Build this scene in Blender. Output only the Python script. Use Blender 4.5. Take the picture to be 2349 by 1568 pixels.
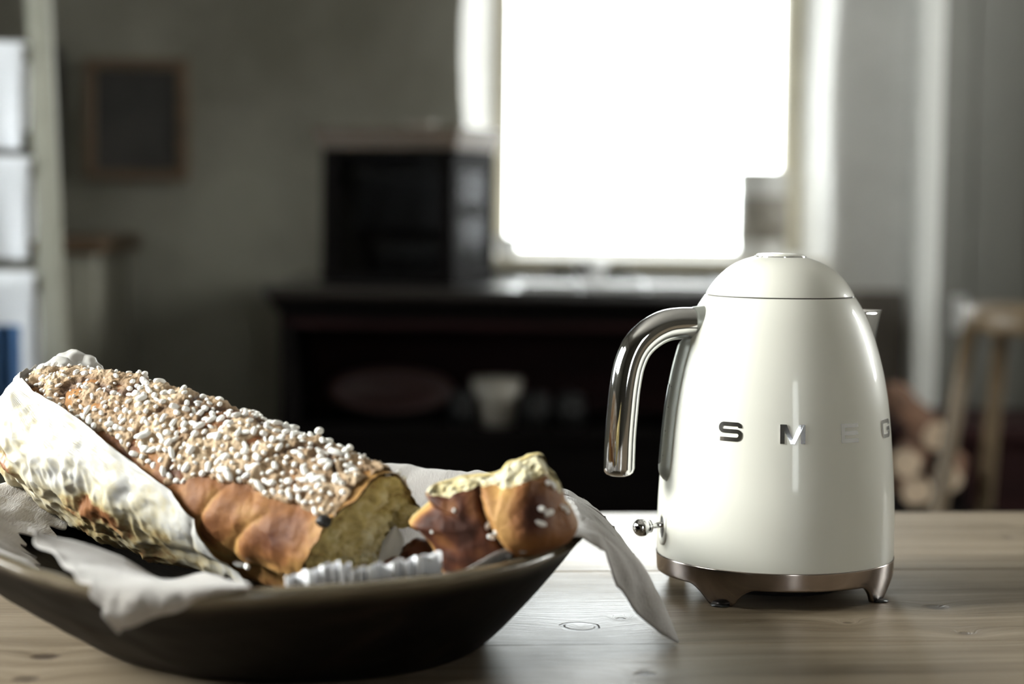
import bpy, bmesh, math, random
import numpy as np
from mathutils import Vector, Matrix, Euler

random.seed(7)
RNG = np.random.default_rng(11)
scene = bpy.context.scene
COL = scene.collection
for o in list(bpy.data.objects):
    bpy.data.objects.remove(o)

# ------------------------------------------------------------------ camera
FPX = 4490.0
TABLE_Z = 0.75
CAM_H = 0.2722
cam_d = bpy.data.cameras.new('camera')
cam = bpy.data.objects.new('camera', cam_d)
COL.objects.link(cam)
cam_d.sensor_width = 36.0
cam_d.lens = FPX / 2349.0 * 36.0
cam_d.clip_start = 0.05
cam_d.clip_end = 60
ROT = Matrix.Rotation(math.radians(90 - 4.13), 4, 'X') @ Matrix.Rotation(0.012, 4, 'Z')
cam.matrix_world = Matrix.Translation((0, 0, TABLE_Z + CAM_H)) @ ROT
cam_d.dof.use_dof = True
cam_d.dof.focus_distance = 1.30
cam_d.dof.aperture_fstop = 3.7
cam_d.dof.aperture_blades = 0
scene.camera = cam

# ------------------------------------------------------------------ world, lights, exposure
world = bpy.data.worlds.new('overcast_sky')
scene.world = world
world.use_nodes = True
wn = world.node_tree
bg = wn.nodes.get('Background') or wn.nodes.new('ShaderNodeBackground')
bg.inputs['Color'].default_value = (0.97, 0.985, 1.0, 1)
bg.inputs['Strength'].default_value = 13.5

def area(name, loc, rot, sx, sy, power, color=(1, 1, 1), portal=False):
    d = bpy.data.lights.new(name, 'AREA')
    d.shape = 'RECTANGLE'; d.size = sx; d.size_y = sy
    d.energy = power; d.color = color
    if portal:
        d.cycles.is_portal = True
    o = bpy.data.objects.new(name, d); COL.objects.link(o)
    o.location = loc; o.rotation_euler = rot
    return o
WALL_Y, PANE_Y = 4.2, 4.5
LEFT_X = -1.9
# daylight entering by the window in the back wall (sky seen through it) ...
area('back_window_portal', (0.31, 4.56, 1.45), (math.radians(-90), 0, 0), 0.85, 1.3, 1, portal=True)
# ... and by the tall window in the left wall, beside the table
SIDE_WIN = (0.60, 1.48, 1.2, 2.15)   # y0, y1, z0, z1
RIGHT_X = 2.6
RIGHT_FILL = (2.75, 3.2, 1.1, 2.15)  # unseen opening, added to brighten the wall right of the back window
FRONT_FILL = (0.60, 0.93, 0.8, 1.95)   # unseen, added behind the camera to give the letters something bright to reflect
area('left_window_daylight', (LEFT_X - 0.14, (SIDE_WIN[0] + SIDE_WIN[1]) / 2, (SIDE_WIN[2] + SIDE_WIN[3]) / 2),
     (0, math.radians(-90), 0), SIDE_WIN[3] - SIDE_WIN[2], SIDE_WIN[1] - SIDE_WIN[0], 172, (1.0, 0.99, 0.965))
area('right_fill_light', (RIGHT_X + 0.12, (RIGHT_FILL[0] + RIGHT_FILL[1]) / 2, (RIGHT_FILL[2] + RIGHT_FILL[3]) / 2),
     (0, math.radians(90), 0), RIGHT_FILL[3] - RIGHT_FILL[2], RIGHT_FILL[1] - RIGHT_FILL[0], 60, (1.0, 0.98, 0.95))
area('front_fill_light', ((FRONT_FILL[0] + FRONT_FILL[1]) / 2, -1.68, (FRONT_FILL[2] + FRONT_FILL[3]) / 2),
     (math.radians(90), 0, 0), FRONT_FILL[1] - FRONT_FILL[0], FRONT_FILL[3] - FRONT_FILL[2], 1.6, (1.0, 0.98, 0.95))
area('far_left_fill_light', (LEFT_X - 0.14, 2.36, 1.5), (0, math.radians(-90), 0), 0.9, 0.6, 27, (0.93, 0.97, 1.0))  # extra lamp in an unseen opening, put in to lift the towels
FAR_FILL = (2.06, 2.66, 1.05, 1.95)
vs = scene.view_settings
scene.display_settings.display_device = 'sRGB'
vs.view_transform = 'Standard'
vs.look = 'None'
vs.exposure = 0.0
vs.gamma = 1.0
vs.use_curve_mapping = False
scene.cycles.max_bounces = 8
scene.cycles.diffuse_bounces = 4
scene.cycles.glossy_bounces = 4
scene.cycles.transparent_max_bounces = 12
scene.cycles.sample_clamp_indirect = 6.0

# ------------------------------------------------------------------ pixel -> place helpers (measuring the photograph)
R3 = np.array([[ROT[i][j] for j in range(3)] for i in range(3)])
CAMP = np.array([0, 0, TABLE_Z + CAM_H])
def ray(px, py):
    return R3 @ np.array([(px - 1174.5) / FPX, -(py - 784.0) / FPX, -1.0])
def at_y(px, py, Y):
    r = ray(px, py); return CAMP + r * (Y / r[1])
def at_z(px, py, z):
    r = ray(px, py); return CAMP + r * ((z - CAMP[2]) / r[2])
def at_plane(px, py, p0, n):
    r = ray(px, py); n = np.array(n)
    return CAMP + r * (np.dot(np.array(p0) - CAMP, n) / np.dot(r, n))

# ------------------------------------------------------------------ vectorised noise
_perm = np.random.default_rng(5).permutation(256)
_perm = np.concatenate([_perm, _perm, _perm])
_grad = np.random.default_rng(6).normal(size=(256, 3))
_grad /= np.linalg.norm(_grad, axis=1)[:, None]
def noise3(p, scale=1.0, seed=0.0):
    p = np.asarray(p, float) * scale + seed * 17.31 + 100.0
    i = np.floor(p).astype(int); f = p - i
    i &= 255
    u = f * f * f * (f * (f * 6 - 15) + 10)
    out = 0
    for dx in (0, 1):
        for dy in (0, 1):
            for dz in (0, 1):
                h = _perm[_perm[_perm[i[..., 0] + dx] + i[..., 1] + dy] + i[..., 2] + dz]
                g = _grad[h]
                d = g[..., 0] * (f[..., 0] - dx) + g[..., 1] * (f[..., 1] - dy) + g[..., 2] * (f[..., 2] - dz)
                w = (u[..., 0] if dx else 1 - u[..., 0]) * (u[..., 1] if dy else 1 - u[..., 1]) * (u[..., 2] if dz else 1 - u[..., 2])
                out = out + d * w
    return out * 1.6
def fbm(p, scale, octv=4, seed=0.0, gain=0.5):
    a, s, o = 1.0, scale, 0
    for k in range(octv):
        o = o + a * noise3(p, s, seed + k * 3.7); a *= gain; s *= 2.03
    return o
def smooth(a, b, x):
    t = np.clip((np.asarray(x, float) - a) / (b - a), 0, 1)
    return t * t * (3 - 2 * t)

# ------------------------------------------------------------------ object helpers
def link(o, parent=None):
    COL.objects.link(o)
    if parent is not None:
        o.parent = parent
    return o
def mesh_obj(name, verts, faces, mat, parent=None, smooth_shade=True, attrs=None):
    me = bpy.data.meshes.new(name)
    me.from_pydata([tuple(map(float, v)) for v in verts], [], [tuple(map(int, f)) for f in faces])
    if smooth_shade:
        me.polygons.foreach_set('use_smooth', [True] * len(me.polygons))
    for k, arr in (attrs or {}).items():
        a = me.attributes.new(k, 'FLOAT', 'POINT')
        a.data.foreach_set('value', np.asarray(arr, dtype=np.float32).ravel())
    me.materials.append(mat)
    me.update()
    o = bpy.data.objects.new(name, me)
    return link(o, parent)
def bm_obj(name, bm, mat, parent=None, smooth_shade=False):
    me = bpy.data.meshes.new(name)
    bmesh.ops.recalc_face_normals(bm, faces=bm.faces)
    bm.to_mesh(me); bm.free()
    if smooth_shade:
        me.polygons.foreach_set('use_smooth', [True] * len(me.polygons))
    me.materials.append(mat)
    o = bpy.data.objects.new(name, me)
    return link(o, parent)
def empty(name, loc=(0, 0, 0), rz=0.0):
    o = bpy.data.objects.new(name, None)
    o.empty_display_size = 0.05
    o.location = loc; o.rotation_euler = (0, 0, rz)
    return link(o)
def tag(o, label=None, cat=None, group=None, kind=None):
    if label: o['label'] = label
    if cat: o['category'] = cat
    if group: o['group'] = group
    if kind: o['kind'] = kind
    return o
def box(bm, x0, x1, y0, y1, z0, z1, bevel=0.0, seg=2, mtx=None):
    n0 = len(bm.verts)
    r = bmesh.ops.create_cube(bm, size=1.0)
    vs_ = r['verts']
    for v in vs_:
        v.co = Vector(((x0 + x1) / 2 + v.co.x * (x1 - x0), (y0 + y1) / 2 + v.co.y * (y1 - y0), (z0 + z1) / 2 + v.co.z * (z1 - z0)))
    if bevel > 0:
        es = list({e for v in vs_ for e in v.link_edges})
        r2 = bmesh.ops.bevel(bm, geom=es, offset=bevel, segments=seg, affect='EDGES', profile=0.5)
        vs_ = list({v for f in r2['faces'] for v in f.verts} | {v for v in vs_ if v.is_valid})
    if mtx is not None:
        bmesh.ops.transform(bm, matrix=mtx, verts=[v for v in vs_ if v.is_valid])
def box_obj(name, dims, mat, parent=None, bevel=0.004, seg=2):
    bm = bmesh.new(); box(bm, *dims, bevel=bevel, seg=seg)
    return bm_obj(name, bm, mat, parent)
def grid_faces(nu, nv, cu=False, cv=False, off=0):
    f = []
    for i in range(nu if cu else nu - 1):
        i2 = (i + 1) % nu
        for j in range(nv if cv else nv - 1):
            j2 = (j + 1) % nv
            f.append((off + i * nv + j, off + i2 * nv + j, off + i2 * nv + j2, off + i * nv + j2))
    return f
def grid_obj(name, V, mat, parent=None, cu=False, cv=False, attrs=None, caps=False):
    nu, nv = V.shape[:2]
    faces = grid_faces(nu, nv, cu, cv)
    if caps:
        faces.append(tuple(range(nv))[::-1]); faces.append(tuple((nu - 1) * nv + j for j in range(nv)))
    return mesh_obj(name, V.reshape(-1, 3), faces, mat, parent, True, attrs)
def lathe(name, prof, mat, parent=None, n=96, loc=(0, 0, 0)):
    prof = np.array(prof, float)
    a = np.linspace(0, 2 * np.pi, n, endpoint=False)
    V = np.stack([np.outer(np.cos(a), prof[:, 0]), np.outer(np.sin(a), prof[:, 0]), np.tile(prof[:, 1], (n, 1))], -1) + np.array(loc)
    return grid_obj(name, V, mat, parent, cu=True)
def tube_verts(path, rad, n=24, squash=None, up=None):
    path = np.array(path, float); m = len(path)
    rad = np.broadcast_to(np.asarray(rad, float), (m,))
    T = np.gradient(path, axis=0); T /= np.linalg.norm(T, axis=1)[:, None]
    if up is None: up = np.array([0, 0, 1.0]) if abs(T[0, 2]) < .9 else np.array([1.0, 0, 0])
    A = np.cross(T, np.array(up)); A /= np.maximum(np.linalg.norm(A, axis=1)[:, None], 1e-9)
    for i in range(1, m):
        if np.dot(A[i], A[i - 1]) < 0: A[i] = -A[i]
    B = np.cross(T, A)
    th = np.linspace(0, 2 * np.pi, n, endpoint=False)
    sa, sb = squash or (1, 1)
    return path[:, None] + rad[:, None, None] * (np.cos(th)[None, :, None] * A[:, None] * sa + np.sin(th)[None, :, None] * B[:, None] * sb)
def tube(name, path, rad, mat, parent=None, n=24, squash=None, up=None):
    return grid_obj(name, tube_verts(path, rad, n, squash, up), mat, parent, cv=True, caps=True)
def spline(pts, n, closed=False):
    P = np.array(pts, float); k = len(P)
    ts = np.linspace(0, k if closed else k - 1, n, endpoint=not closed)
    out = np.empty((n, P.shape[1]))
    for a, t in enumerate(ts):
        i = int(min(math.floor(t), (k if closed else k - 1) - (0 if closed else 1))); i = min(i, k - 1 if closed else k - 2)
        u = t - i
        g = (lambda j: P[j % k]) if closed else (lambda j: P[min(max(j, 0), k - 1)])
        p0, p1, p2, p3 = g(i - 1), g(i), g(i + 1), g(i + 2)
        out[a] = .5 * ((2 * p1) + (-p0 + p2) * u + (2 * p0 - 5 * p1 + 4 * p2 - p3) * u * u + (-p0 + 3 * p1 - 3 * p2 + p3) * u ** 3)
    return out

# ------------------------------------------------------------------ materials
def new_mat(name):
    m = bpy.data.materials.new(name); m.use_nodes = True
    nt = m.node_tree
    b = nt.nodes.get('Principled BSDF')
    return m, nt, b
def N(nt, t, **kw):
    n = nt.nodes.new(t)
    for k, v in kw.items():
        if k.startswith('i_'):
            key = k[2:]
            key = int(key) if key.isdigit() else key.replace('_', ' ')
            n.inputs[key].default_value = v
        else:
            setattr(n, k, v)
    return n
def ramp(nt, fac, stops, interp='LINEAR'):
    r = nt.nodes.new('ShaderNodeValToRGB'); r.color_ramp.interpolation = interp
    el = r.color_ramp.elements
    while len(el) < len(stops): el.new(0.5)
    for e, (p, c) in zip(el, stops):
        e.position = p; e.color = (c[0], c[1], c[2], 1) if len(c) == 3 else c
    nt.links.new(fac, r.inputs[0])
    return r.outputs[0]
def simple(name, col, rough=0.5, metal=0.0, var=0.0, vscale=8.0, bump=0.0, bscale=60.0, coat=0.0, sheen=0.0, stretch=(1, 1, 1), spec=None, col2=None, ior=None):
    m, nt, b = new_mat(name)
    b.inputs['Base Color'].default_value = (*col, 1)
    b.inputs['Roughness'].default_value = rough
    b.inputs['Metallic'].default_value = metal
    if coat: b.inputs['Coat Weight'].default_value = coat; b.inputs['Coat Roughness'].default_value = 0.05
    if sheen: b.inputs['Sheen Weight'].default_value = sheen
    if spec is not None: b.inputs['Specular IOR Level'].default_value = spec
    tc = N(nt, 'ShaderNodeTexCoord'); mp = N(nt, 'ShaderNodeMapping'); mp.inputs['Scale'].default_value = stretch
    nt.links.new(tc.outputs['Object'], mp.inputs[0])
    if var > 0 or col2:
        nz = N(nt, 'ShaderNodeTexNoise', i_Scale=vscale, i_Detail=6.0, i_Roughness=0.6)
        nt.links.new(mp.outputs[0], nz.inputs['Vector'])
        c2 = col2 or tuple(c * (1 - var) for c in col)
        c1 = tuple(min(1, c * (1 + var)) for c in col) if not col2 else col
        nt.links.new(ramp(nt, nz.outputs[0], [(0.35, c2), (0.65, c1)]), b.inputs['Base Color'])
    if bump > 0:
        nb = N(nt, 'ShaderNodeTexNoise', i_Scale=bscale, i_Detail=5.0)
        nt.links.new(mp.outputs[0], nb.inputs['Vector'])
        bp = N(nt, 'ShaderNodeBump', i_Strength=min(1.0, bump), i_Distance=0.004)
        nt.links.new(nb.outputs[0], bp.inputs['Height']); nt.links.new(bp.outputs[0], b.inputs['Normal'])
    return m

M = {}
M['enamel'] = simple('cream_enamel', (0.68, 0.665, 0.595), 0.38, coat=0.40)
M['chrome'] = simple('chrome', (0.74, 0.74, 0.755), 0.05, 1.0)
M['letter'] = simple('brushed_chrome_letter', (0.86, 0.86, 0.90), 0.10, 1.0)
M['chrome_base'] = simple('satin_chrome', (0.40, 0.345, 0.32), 0.15, 1.0, var=0.1, vscale=30)
M['black_plastic'] = simple('black_plastic', (0.012, 0.012, 0.013), 0.35)
M['grey_satin'] = simple('grey_satin', (0.36, 0.37, 0.34), 0.38, 0.5)
M['seam'] = simple('dark_seam', (0.06, 0.055, 0.045), 0.6)
M['gauge'] = simple('smoky_gauge_window', (0.10, 0.105, 0.10), 0.12, 0.2, coat=0.6)
M['plaster'] = simple('old_plaster_wall', (0.25, 0.24, 0.20), 0.9, col2=(0.135, 0.127, 0.10), vscale=2.0, bump=0.5, bscale=14)
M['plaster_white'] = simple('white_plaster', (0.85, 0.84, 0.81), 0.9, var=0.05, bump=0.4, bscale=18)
M['plaster_side'] = simple('side_wall_paint', (0.27, 0.25, 0.215), 0.9, var=0.08)
M['plaster_dim'] = simple('dim_room_paint', (0.11, 0.098, 0.075), 0.9, var=0.1)
M['wall_shade'] = simple('brown_grey_wall_shade', (0.20, 0.175, 0.15), 0.8, var=0.1)
M['casing'] = simple('casing_paint', (0.72, 0.72, 0.69), 0.6)
M['plaster_grey'] = simple('grey_painted_wall', (0.24, 0.235, 0.22), 0.85, var=0.06, vscale=3)
M['ceiling'] = simple('ceiling_plaster', (0.30, 0.28, 0.245), 0.9, bump=0.2)
M['floor'] = simple('floor_boards', (0.06, 0.042, 0.033), 0.6, var=0.3, vscale=3, stretch=(8, 1, 1))
M['frame_cream'] = simple('cream_window_paint', (0.66, 0.61, 0.48), 0.5, var=0.06)
M['dark_wood'] = simple('ebonised_wood', (0.005, 0.0038, 0.0036), 0.7, spec=0.06, var=0.4, vscale=5, stretch=(1, 8, 8))
M['dark_red_wood'] = simple('dark_mahogany', (0.022, 0.008, 0.008), 0.65, spec=0.12, var=0.3, vscale=5, stretch=(1, 1, 6))
M['top_gloss'] = simple('polished_dark_top', (0.012, 0.009, 0.008), 0.28, coat=0.25, spec=0.5)
M['brown_wood'] = simple('brown_wood', (0.10, 0.062, 0.033), 0.5, var=0.25, vscale=6, stretch=(1, 6, 6))
M['beech'] = simple('worn_beech', (0.115, 0.08, 0.044), 0.5, var=0.2, vscale=6, stretch=(6, 6, 1))
M['rail'] = simple('pale_painted_rail', (0.30, 0.29, 0.235), 0.6, var=0.1)
M['towel'] = simple('white_towel', (0.80, 0.81, 0.84), 0.95, var=0.04, bump=0.6, bscale=120)
M['towel_blue'] = simple('blue_towel', (0.05, 0.12, 0.26), 0.95, var=0.1)
M['cabinet_paint'] = simple('greyish_cabinet_paint', (0.30, 0.29, 0.24), 0.6)
M['white_ceramic'] = simple('white_ceramic', (0.78, 0.78, 0.78), 0.2, coat=0.4)
M['cream_ceramic'] = simple('cream_ceramic', (0.27, 0.245, 0.21), 0.4)
M['pink_ceramic'] = simple('dusky_pink_ceramic', (0.14, 0.07, 0.065), 0.4)
M['black_glaze'] = simple('black_glaze', (0.01, 0.01, 0.01), 0.3)
M['tin'] = simple('grey_tin', (0.62, 0.61, 0.58), 0.6, 0.0, var=0.1, vscale=12)
M['log'] = simple('log_bark', (0.16, 0.08, 0.045), 0.9, var=0.4, bump=1, bscale=40)
M['log_end'] = simple('log_end_grain', (0.55, 0.42, 0.30), 0.85, var=0.2, vscale=30)
M['picture'] = simple('dark_painting', (0.022, 0.019, 0.017), 0.6, var=0.5, vscale=5)
M['black_board'] = simple('black_board', (0.006, 0.006, 0.007), 0.7)
M['pleat_paper'] = simple('white_pleated_paper', (0.82, 0.82, 0.84), 0.8)
M['nib'] = simple('pearl_sugar', (0.90, 0.88, 0.84), 0.65, spec=0.25, bump=0.3, bscale=500)
M['nib'].node_tree.nodes['Principled BSDF'].inputs['Subsurface Weight'].default_value = 0.0
M['raisin'] = simple('raisin', (0.006, 0.004, 0.004), 0.5, bump=0.5, bscale=300)

def mat_cloth():
    m, nt, b = new_mat('grey_linen')
    tc = N(nt, 'ShaderNodeTexCoord')
    nz = N(nt, 'ShaderNodeTexNoise', i_Scale=35.0, i_Detail=5.0)
    nt.links.new(tc.outputs['Object'], nz.inputs['Vector'])
    nt.links.new(ramp(nt, nz.outputs[0], [(0.3, (0.27, 0.245, 0.225)), (0.7, (0.37, 0.345, 0.325))]), b.inputs['Base Color'])
    b.inputs['Roughness'].default_value = 0.9
    b.inputs['Sheen Weight'].default_value = 0.25
    w1 = N(nt, 'ShaderNodeTexNoise', i_Scale=1.0, i_Detail=2.0)
    mp = N(nt, 'ShaderNodeMapping'); mp.inputs['Scale'].default_value = (900, 160, 500); mp.inputs['Rotation'].default_value = (0, 0, 0.5)
    nt.links.new(tc.outputs['Object'], mp.inputs[0]); nt.links.new(mp.outputs[0], w1.inputs['Vector'])
    bp = N(nt, 'ShaderNodeBump', i_Strength=0.6, i_Distance=0.0008)
    nt.links.new(w1.outputs[0], bp.inputs['Height']); nt.links.new(bp.outputs[0], b.inputs['Normal'])
    return m
M['cloth'] = mat_cloth()

def mat_paper():
    # greaseproof paper: matt white, soaked to a translucent yellow-brown in blotches
    m, nt, b = new_mat('crinkled_baking_paper')
    tc = N(nt, 'ShaderNodeTexCoord')
    at = N(nt, 'ShaderNodeAttribute', attribute_name='soak')
    nz = N(nt, 'ShaderNodeTexNoise', i_Scale=70.0, i_Detail=6.0, i_Roughness=0.65)
    nt.links.new(tc.outputs['Object'], nz.inputs['Vector'])
    ad = N(nt, 'ShaderNodeMath', operation='MULTIPLY_ADD'); ad.inputs[1].default_value = 0.9
    nt.links.new(nz.outputs[0], ad.inputs[0]); nt.links.new(at.outputs['Fac'], ad.inputs[2])
    c = ramp(nt, ad.outputs[0], [(0.50, (0.57, 0.55, 0.52)), (0.70, (0.58, 0.52, 0.38)), (0.86, (0.44, 0.34, 0.17)), (1.0, (0.24, 0.10, 0.04))])
    nt.links.new(c, b.inputs['Base Color'])
    b.inputs['Roughness'].default_value = 0.42
    tr = N(nt, 'ShaderNodeBsdfTranslucent'); nt.links.new(c, tr.inputs[0])
    mx = N(nt, 'ShaderNodeMixShader'); mx.inputs[0].default_value = 0.15
    out = nt.nodes['Material Output']
    nt.links.new(b.outputs[0], mx.inputs[1]); nt.links.new(tr.outputs[0], mx.inputs[2]); nt.links.new(mx.outputs[0], out.inputs[0])
    nb = N(nt, 'ShaderNodeTexVoronoi', i_Scale=90.0); nb.feature = 'DISTANCE_TO_EDGE'
    nt.links.new(tc.outputs['Object'], nb.inputs['Vector'])
    bp = N(nt, 'ShaderNodeBump', i_Strength=0.35, i_Distance=0.0015)
    nt.links.new(nb.outputs['Distance'], bp.inputs['Height']); nt.links.new(bp.outputs[0], b.inputs['Normal'])
    return m
M['paper'] = mat_paper()

def mat_bread(name, stops, rough, bscale, bstr, attr='bake', nscale=45.0, namp=0.35, coat=0.0, dist=0.002):
    m, nt, b = new_mat(name)
    tc = N(nt, 'ShaderNodeTexCoord')
    at = N(nt, 'ShaderNodeAttribute', attribute_name=attr)
    nz = N(nt, 'ShaderNodeTexNoise', i_Scale=nscale, i_Detail=7.0, i_Roughness=0.65)
    nt.links.new(tc.outputs['Object'], nz.inputs['Vector'])
    sb = N(nt, 'ShaderNodeMath', operation='SUBTRACT'); sb.inputs[1].default_value = 0.5
    nt.links.new(nz.outputs[0], sb.inputs[0])
    ad = N(nt, 'ShaderNodeMath', operation='MULTIPLY_ADD'); ad.inputs[1].default_value = namp * 2
    nt.links.new(sb.outputs[0], ad.inputs[0]); nt.links.new(at.outputs['Fac'], ad.inputs[2])
    nt.links.new(ramp(nt, ad.outputs[0], stops), b.inputs['Base Color'])
    b.inputs['Roughness'].default_value = rough
    if coat: b.inputs['Coat Weight'].default_value = coat; b.inputs['Coat Roughness'].default_value = 0.3
    n2 = N(nt, 'ShaderNodeTexNoise', i_Scale=bscale, i_Detail=6.0, i_Roughness=0.6)
    nt.links.new(tc.outputs['Object'], n2.inputs['Vector'])
    bp = N(nt, 'ShaderNodeBump', i_Strength=bstr, i_Distance=dist)
    nt.links.new(n2.outputs[0], bp.inputs['Height']); nt.links.new(bp.outputs[0], b.inputs['Normal'])
    return m
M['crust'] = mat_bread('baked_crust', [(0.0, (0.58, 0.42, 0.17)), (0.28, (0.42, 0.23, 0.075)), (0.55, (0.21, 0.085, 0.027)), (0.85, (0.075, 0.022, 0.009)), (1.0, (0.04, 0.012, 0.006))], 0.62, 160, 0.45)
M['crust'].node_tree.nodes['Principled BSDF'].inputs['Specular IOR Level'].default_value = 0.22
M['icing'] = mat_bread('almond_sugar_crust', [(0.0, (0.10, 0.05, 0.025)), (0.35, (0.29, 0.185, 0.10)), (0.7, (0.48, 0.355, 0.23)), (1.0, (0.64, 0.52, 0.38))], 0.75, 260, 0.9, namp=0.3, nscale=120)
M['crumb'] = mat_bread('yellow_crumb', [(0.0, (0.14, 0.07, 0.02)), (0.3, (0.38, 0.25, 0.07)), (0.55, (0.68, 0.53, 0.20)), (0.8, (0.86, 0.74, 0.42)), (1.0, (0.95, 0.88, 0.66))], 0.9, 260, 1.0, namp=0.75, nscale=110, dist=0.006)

def mat_bowl():
    m, nt, b = new_mat('old_carved_wood')
    tc = N(nt, 'ShaderNodeTexCoord')
    mp = N(nt, 'ShaderNodeMapping'); mp.inputs['Scale'].default_value = (3, 14, 14); mp.inputs['Rotation'].default_value = (0, 0, 0.3)
    nt.links.new(tc.outputs['Object'], mp.inputs[0])
    nz = N(nt, 'ShaderNodeTexNoise', i_Scale=2.0, i_Detail=7.0, i_Roughness=0.65, i_Distortion=0.6)
    nt.links.new(mp.outputs[0], nz.inputs['Vector'])
    at = N(nt, 'ShaderNodeAttribute', attribute_name='rim')
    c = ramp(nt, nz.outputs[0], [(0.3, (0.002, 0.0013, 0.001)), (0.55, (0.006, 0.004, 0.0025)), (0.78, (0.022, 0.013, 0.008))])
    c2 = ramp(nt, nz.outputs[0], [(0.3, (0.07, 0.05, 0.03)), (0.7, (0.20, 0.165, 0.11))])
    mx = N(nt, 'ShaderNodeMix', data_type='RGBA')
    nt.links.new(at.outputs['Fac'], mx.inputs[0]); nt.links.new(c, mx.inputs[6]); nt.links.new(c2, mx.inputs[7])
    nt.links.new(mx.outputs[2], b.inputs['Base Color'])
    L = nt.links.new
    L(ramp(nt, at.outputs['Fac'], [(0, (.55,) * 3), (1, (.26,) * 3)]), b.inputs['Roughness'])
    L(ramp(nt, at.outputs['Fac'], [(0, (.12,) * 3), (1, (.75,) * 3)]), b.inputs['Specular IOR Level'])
    bp = N(nt, 'ShaderNodeBump', i_Strength=0.5, i_Distance=0.002)
    nt.links.new(nz.outputs[0], bp.inputs['Height']); nt.links.new(bp.outputs[0], b.inputs['Normal'])
    return m
M['bowl'] = mat_bowl()

def mat_table(knots):
    m, nt, b = new_mat('scrubbed_pine')
    L = nt.links.new
    tc = N(nt, 'ShaderNodeTexCoord'); oi = N(nt, 'ShaderNodeObjectInfo')
    wob = N(nt, 'ShaderNodeTexNoise', i_Scale=5.0, i_Detail=2.0)
    L(tc.outputs['Object'], wob.inputs['Vector'])
    # pull the grain round each knot
    knot_mask = None; ring = None; swirl = None
    for (kx, ky, r0, strength, ringy) in knots:
        sub = N(nt, 'ShaderNodeVectorMath', operation='SUBTRACT'); sub.inputs[1].default_value = (kx, ky, 0)
        L(tc.outputs['Object'], sub.inputs[0])
        mul = N(nt, 'ShaderNodeVectorMath', operation='MULTIPLY'); mul.inputs[1].default_value = (1 / r0, 1 / r0, 0)
        L(sub.outputs[0], mul.inputs[0])
        ln = N(nt, 'ShaderNodeVectorMath', operation='LENGTH'); L(mul.outputs[0], ln.inputs[0])
        nn = N(nt, 'ShaderNodeTexNoise', i_Scale=60.0, i_Detail=3.0); L(tc.outputs['Object'], nn.inputs['Vector'])
        a1 = N(nt, 'ShaderNodeMath', operation='MULTIPLY_ADD'); a1.inputs[1].default_value = 0.5
        L(nn.outputs[0], a1.inputs[0]); L(ln.outputs['Value'], a1.inputs[2])
        if ringy:
            mask = ramp(nt, a1.outputs[0], [(0.0, (0, 0, 0)), (0.56, (0, 0, 0)), (0.62, (1, 1, 1)), (0.70, (1, 1, 1)), (0.76, (0, 0, 0))])
            sc = N(nt, 'ShaderNodeMath', operation='MULTIPLY'); sc.inputs[1].default_value = 0.5
            L(a1.outputs[0], sc.inputs[0])
            mask.node.id_data.links.remove(mask.node.inputs[0].links[0]); L(sc.outputs[0], mask.node.inputs[0])
        else:
            sc = N(nt, 'ShaderNodeMath', operation='MULTIPLY'); sc.inputs[1].default_value = 0.5
            L(a1.outputs[0], sc.inputs[0])
            mask = ramp(nt, sc.outputs[0], [(0.0, (1, 1, 1)), (0.42, (0.8, 0.8, 0.8)), (0.62, (0, 0, 0))])
        ms = N(nt, 'ShaderNodeMath', operation='MULTIPLY'); ms.inputs[1].default_value = strength
        L(mask, ms.inputs[0])
        sw = N(nt, 'ShaderNodeMath', operation='MULTIPLY'); sw.inputs[1].default_value = -0.35
        L(ln.outputs['Value'], sw.inputs[0])
        ex = N(nt, 'ShaderNodeMath', operation='EXPONENT'); L(sw.outputs[0], ex.inputs[0])
        if knot_mask is None: knot_mask = ms.outputs[0]; swirl = ex.outputs[0]
        else:
            mxx = N(nt, 'ShaderNodeMath', operation='MAXIMUM'); L(knot_mask, mxx.inputs[0]); L(ms.outputs[0], mxx.inputs[1]); knot_mask = mxx.outputs[0]
            mxy = N(nt, 'ShaderNodeMath', operation='MAXIMUM'); L(swirl, mxy.inputs[0]); L(ex.outputs[0], mxy.inputs[1]); swirl = mxy.outputs[0]
    # grain coordinate: y warped by wobble and knots
    sx = N(nt, 'ShaderNodeSeparateXYZ'); L(tc.outputs['Object'], sx.inputs[0])
    wy = N(nt, 'ShaderNodeMath', operation='MULTIPLY_ADD'); wy.inputs[1].default_value = 0.02; L(wob.outputs[0], wy.inputs[0]); L(sx.outputs[1], wy.inputs[2])
    wy2 = N(nt, 'ShaderNodeMath', operation='MULTIPLY_ADD'); wy2.inputs[1].default_value = 0.03; L(swirl, wy2.inputs[0]); L(wy.outputs[0], wy2.inputs[2])
    rz = N(nt, 'ShaderNodeMath', operation='MULTIPLY'); rz.inputs[1].default_value = 9.0; L(oi.outputs['Random'], rz.inputs[0])
    cb = N(nt, 'ShaderNodeCombineXYZ'); L(sx.outputs[0], cb.inputs[0]); L(wy2.outputs[0], cb.inputs[1]); L(rz.outputs[0], cb.inputs[2])
    mp = N(nt, 'ShaderNodeMapping'); mp.inputs['Scale'].default_value = (2.2, 60, 1); L(cb.outputs[0], mp.inputs[0])
    g1 = N(nt, 'ShaderNodeTexNoise', i_Scale=1.0, i_Detail=8.0, i_Roughness=0.62); L(mp.outputs[0], g1.inputs['Vector'])
    mp2 = N(nt, 'ShaderNodeMapping'); mp2.inputs['Scale'].default_value = (9, 320, 1); L(cb.outputs[0], mp2.inputs[0])
    g2 = N(nt, 'ShaderNodeTexNoise', i_Scale=1.0, i_Detail=4.0, i_Roughness=0.7); L(mp2.outputs[0], g2.inputs['Vector'])
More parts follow.
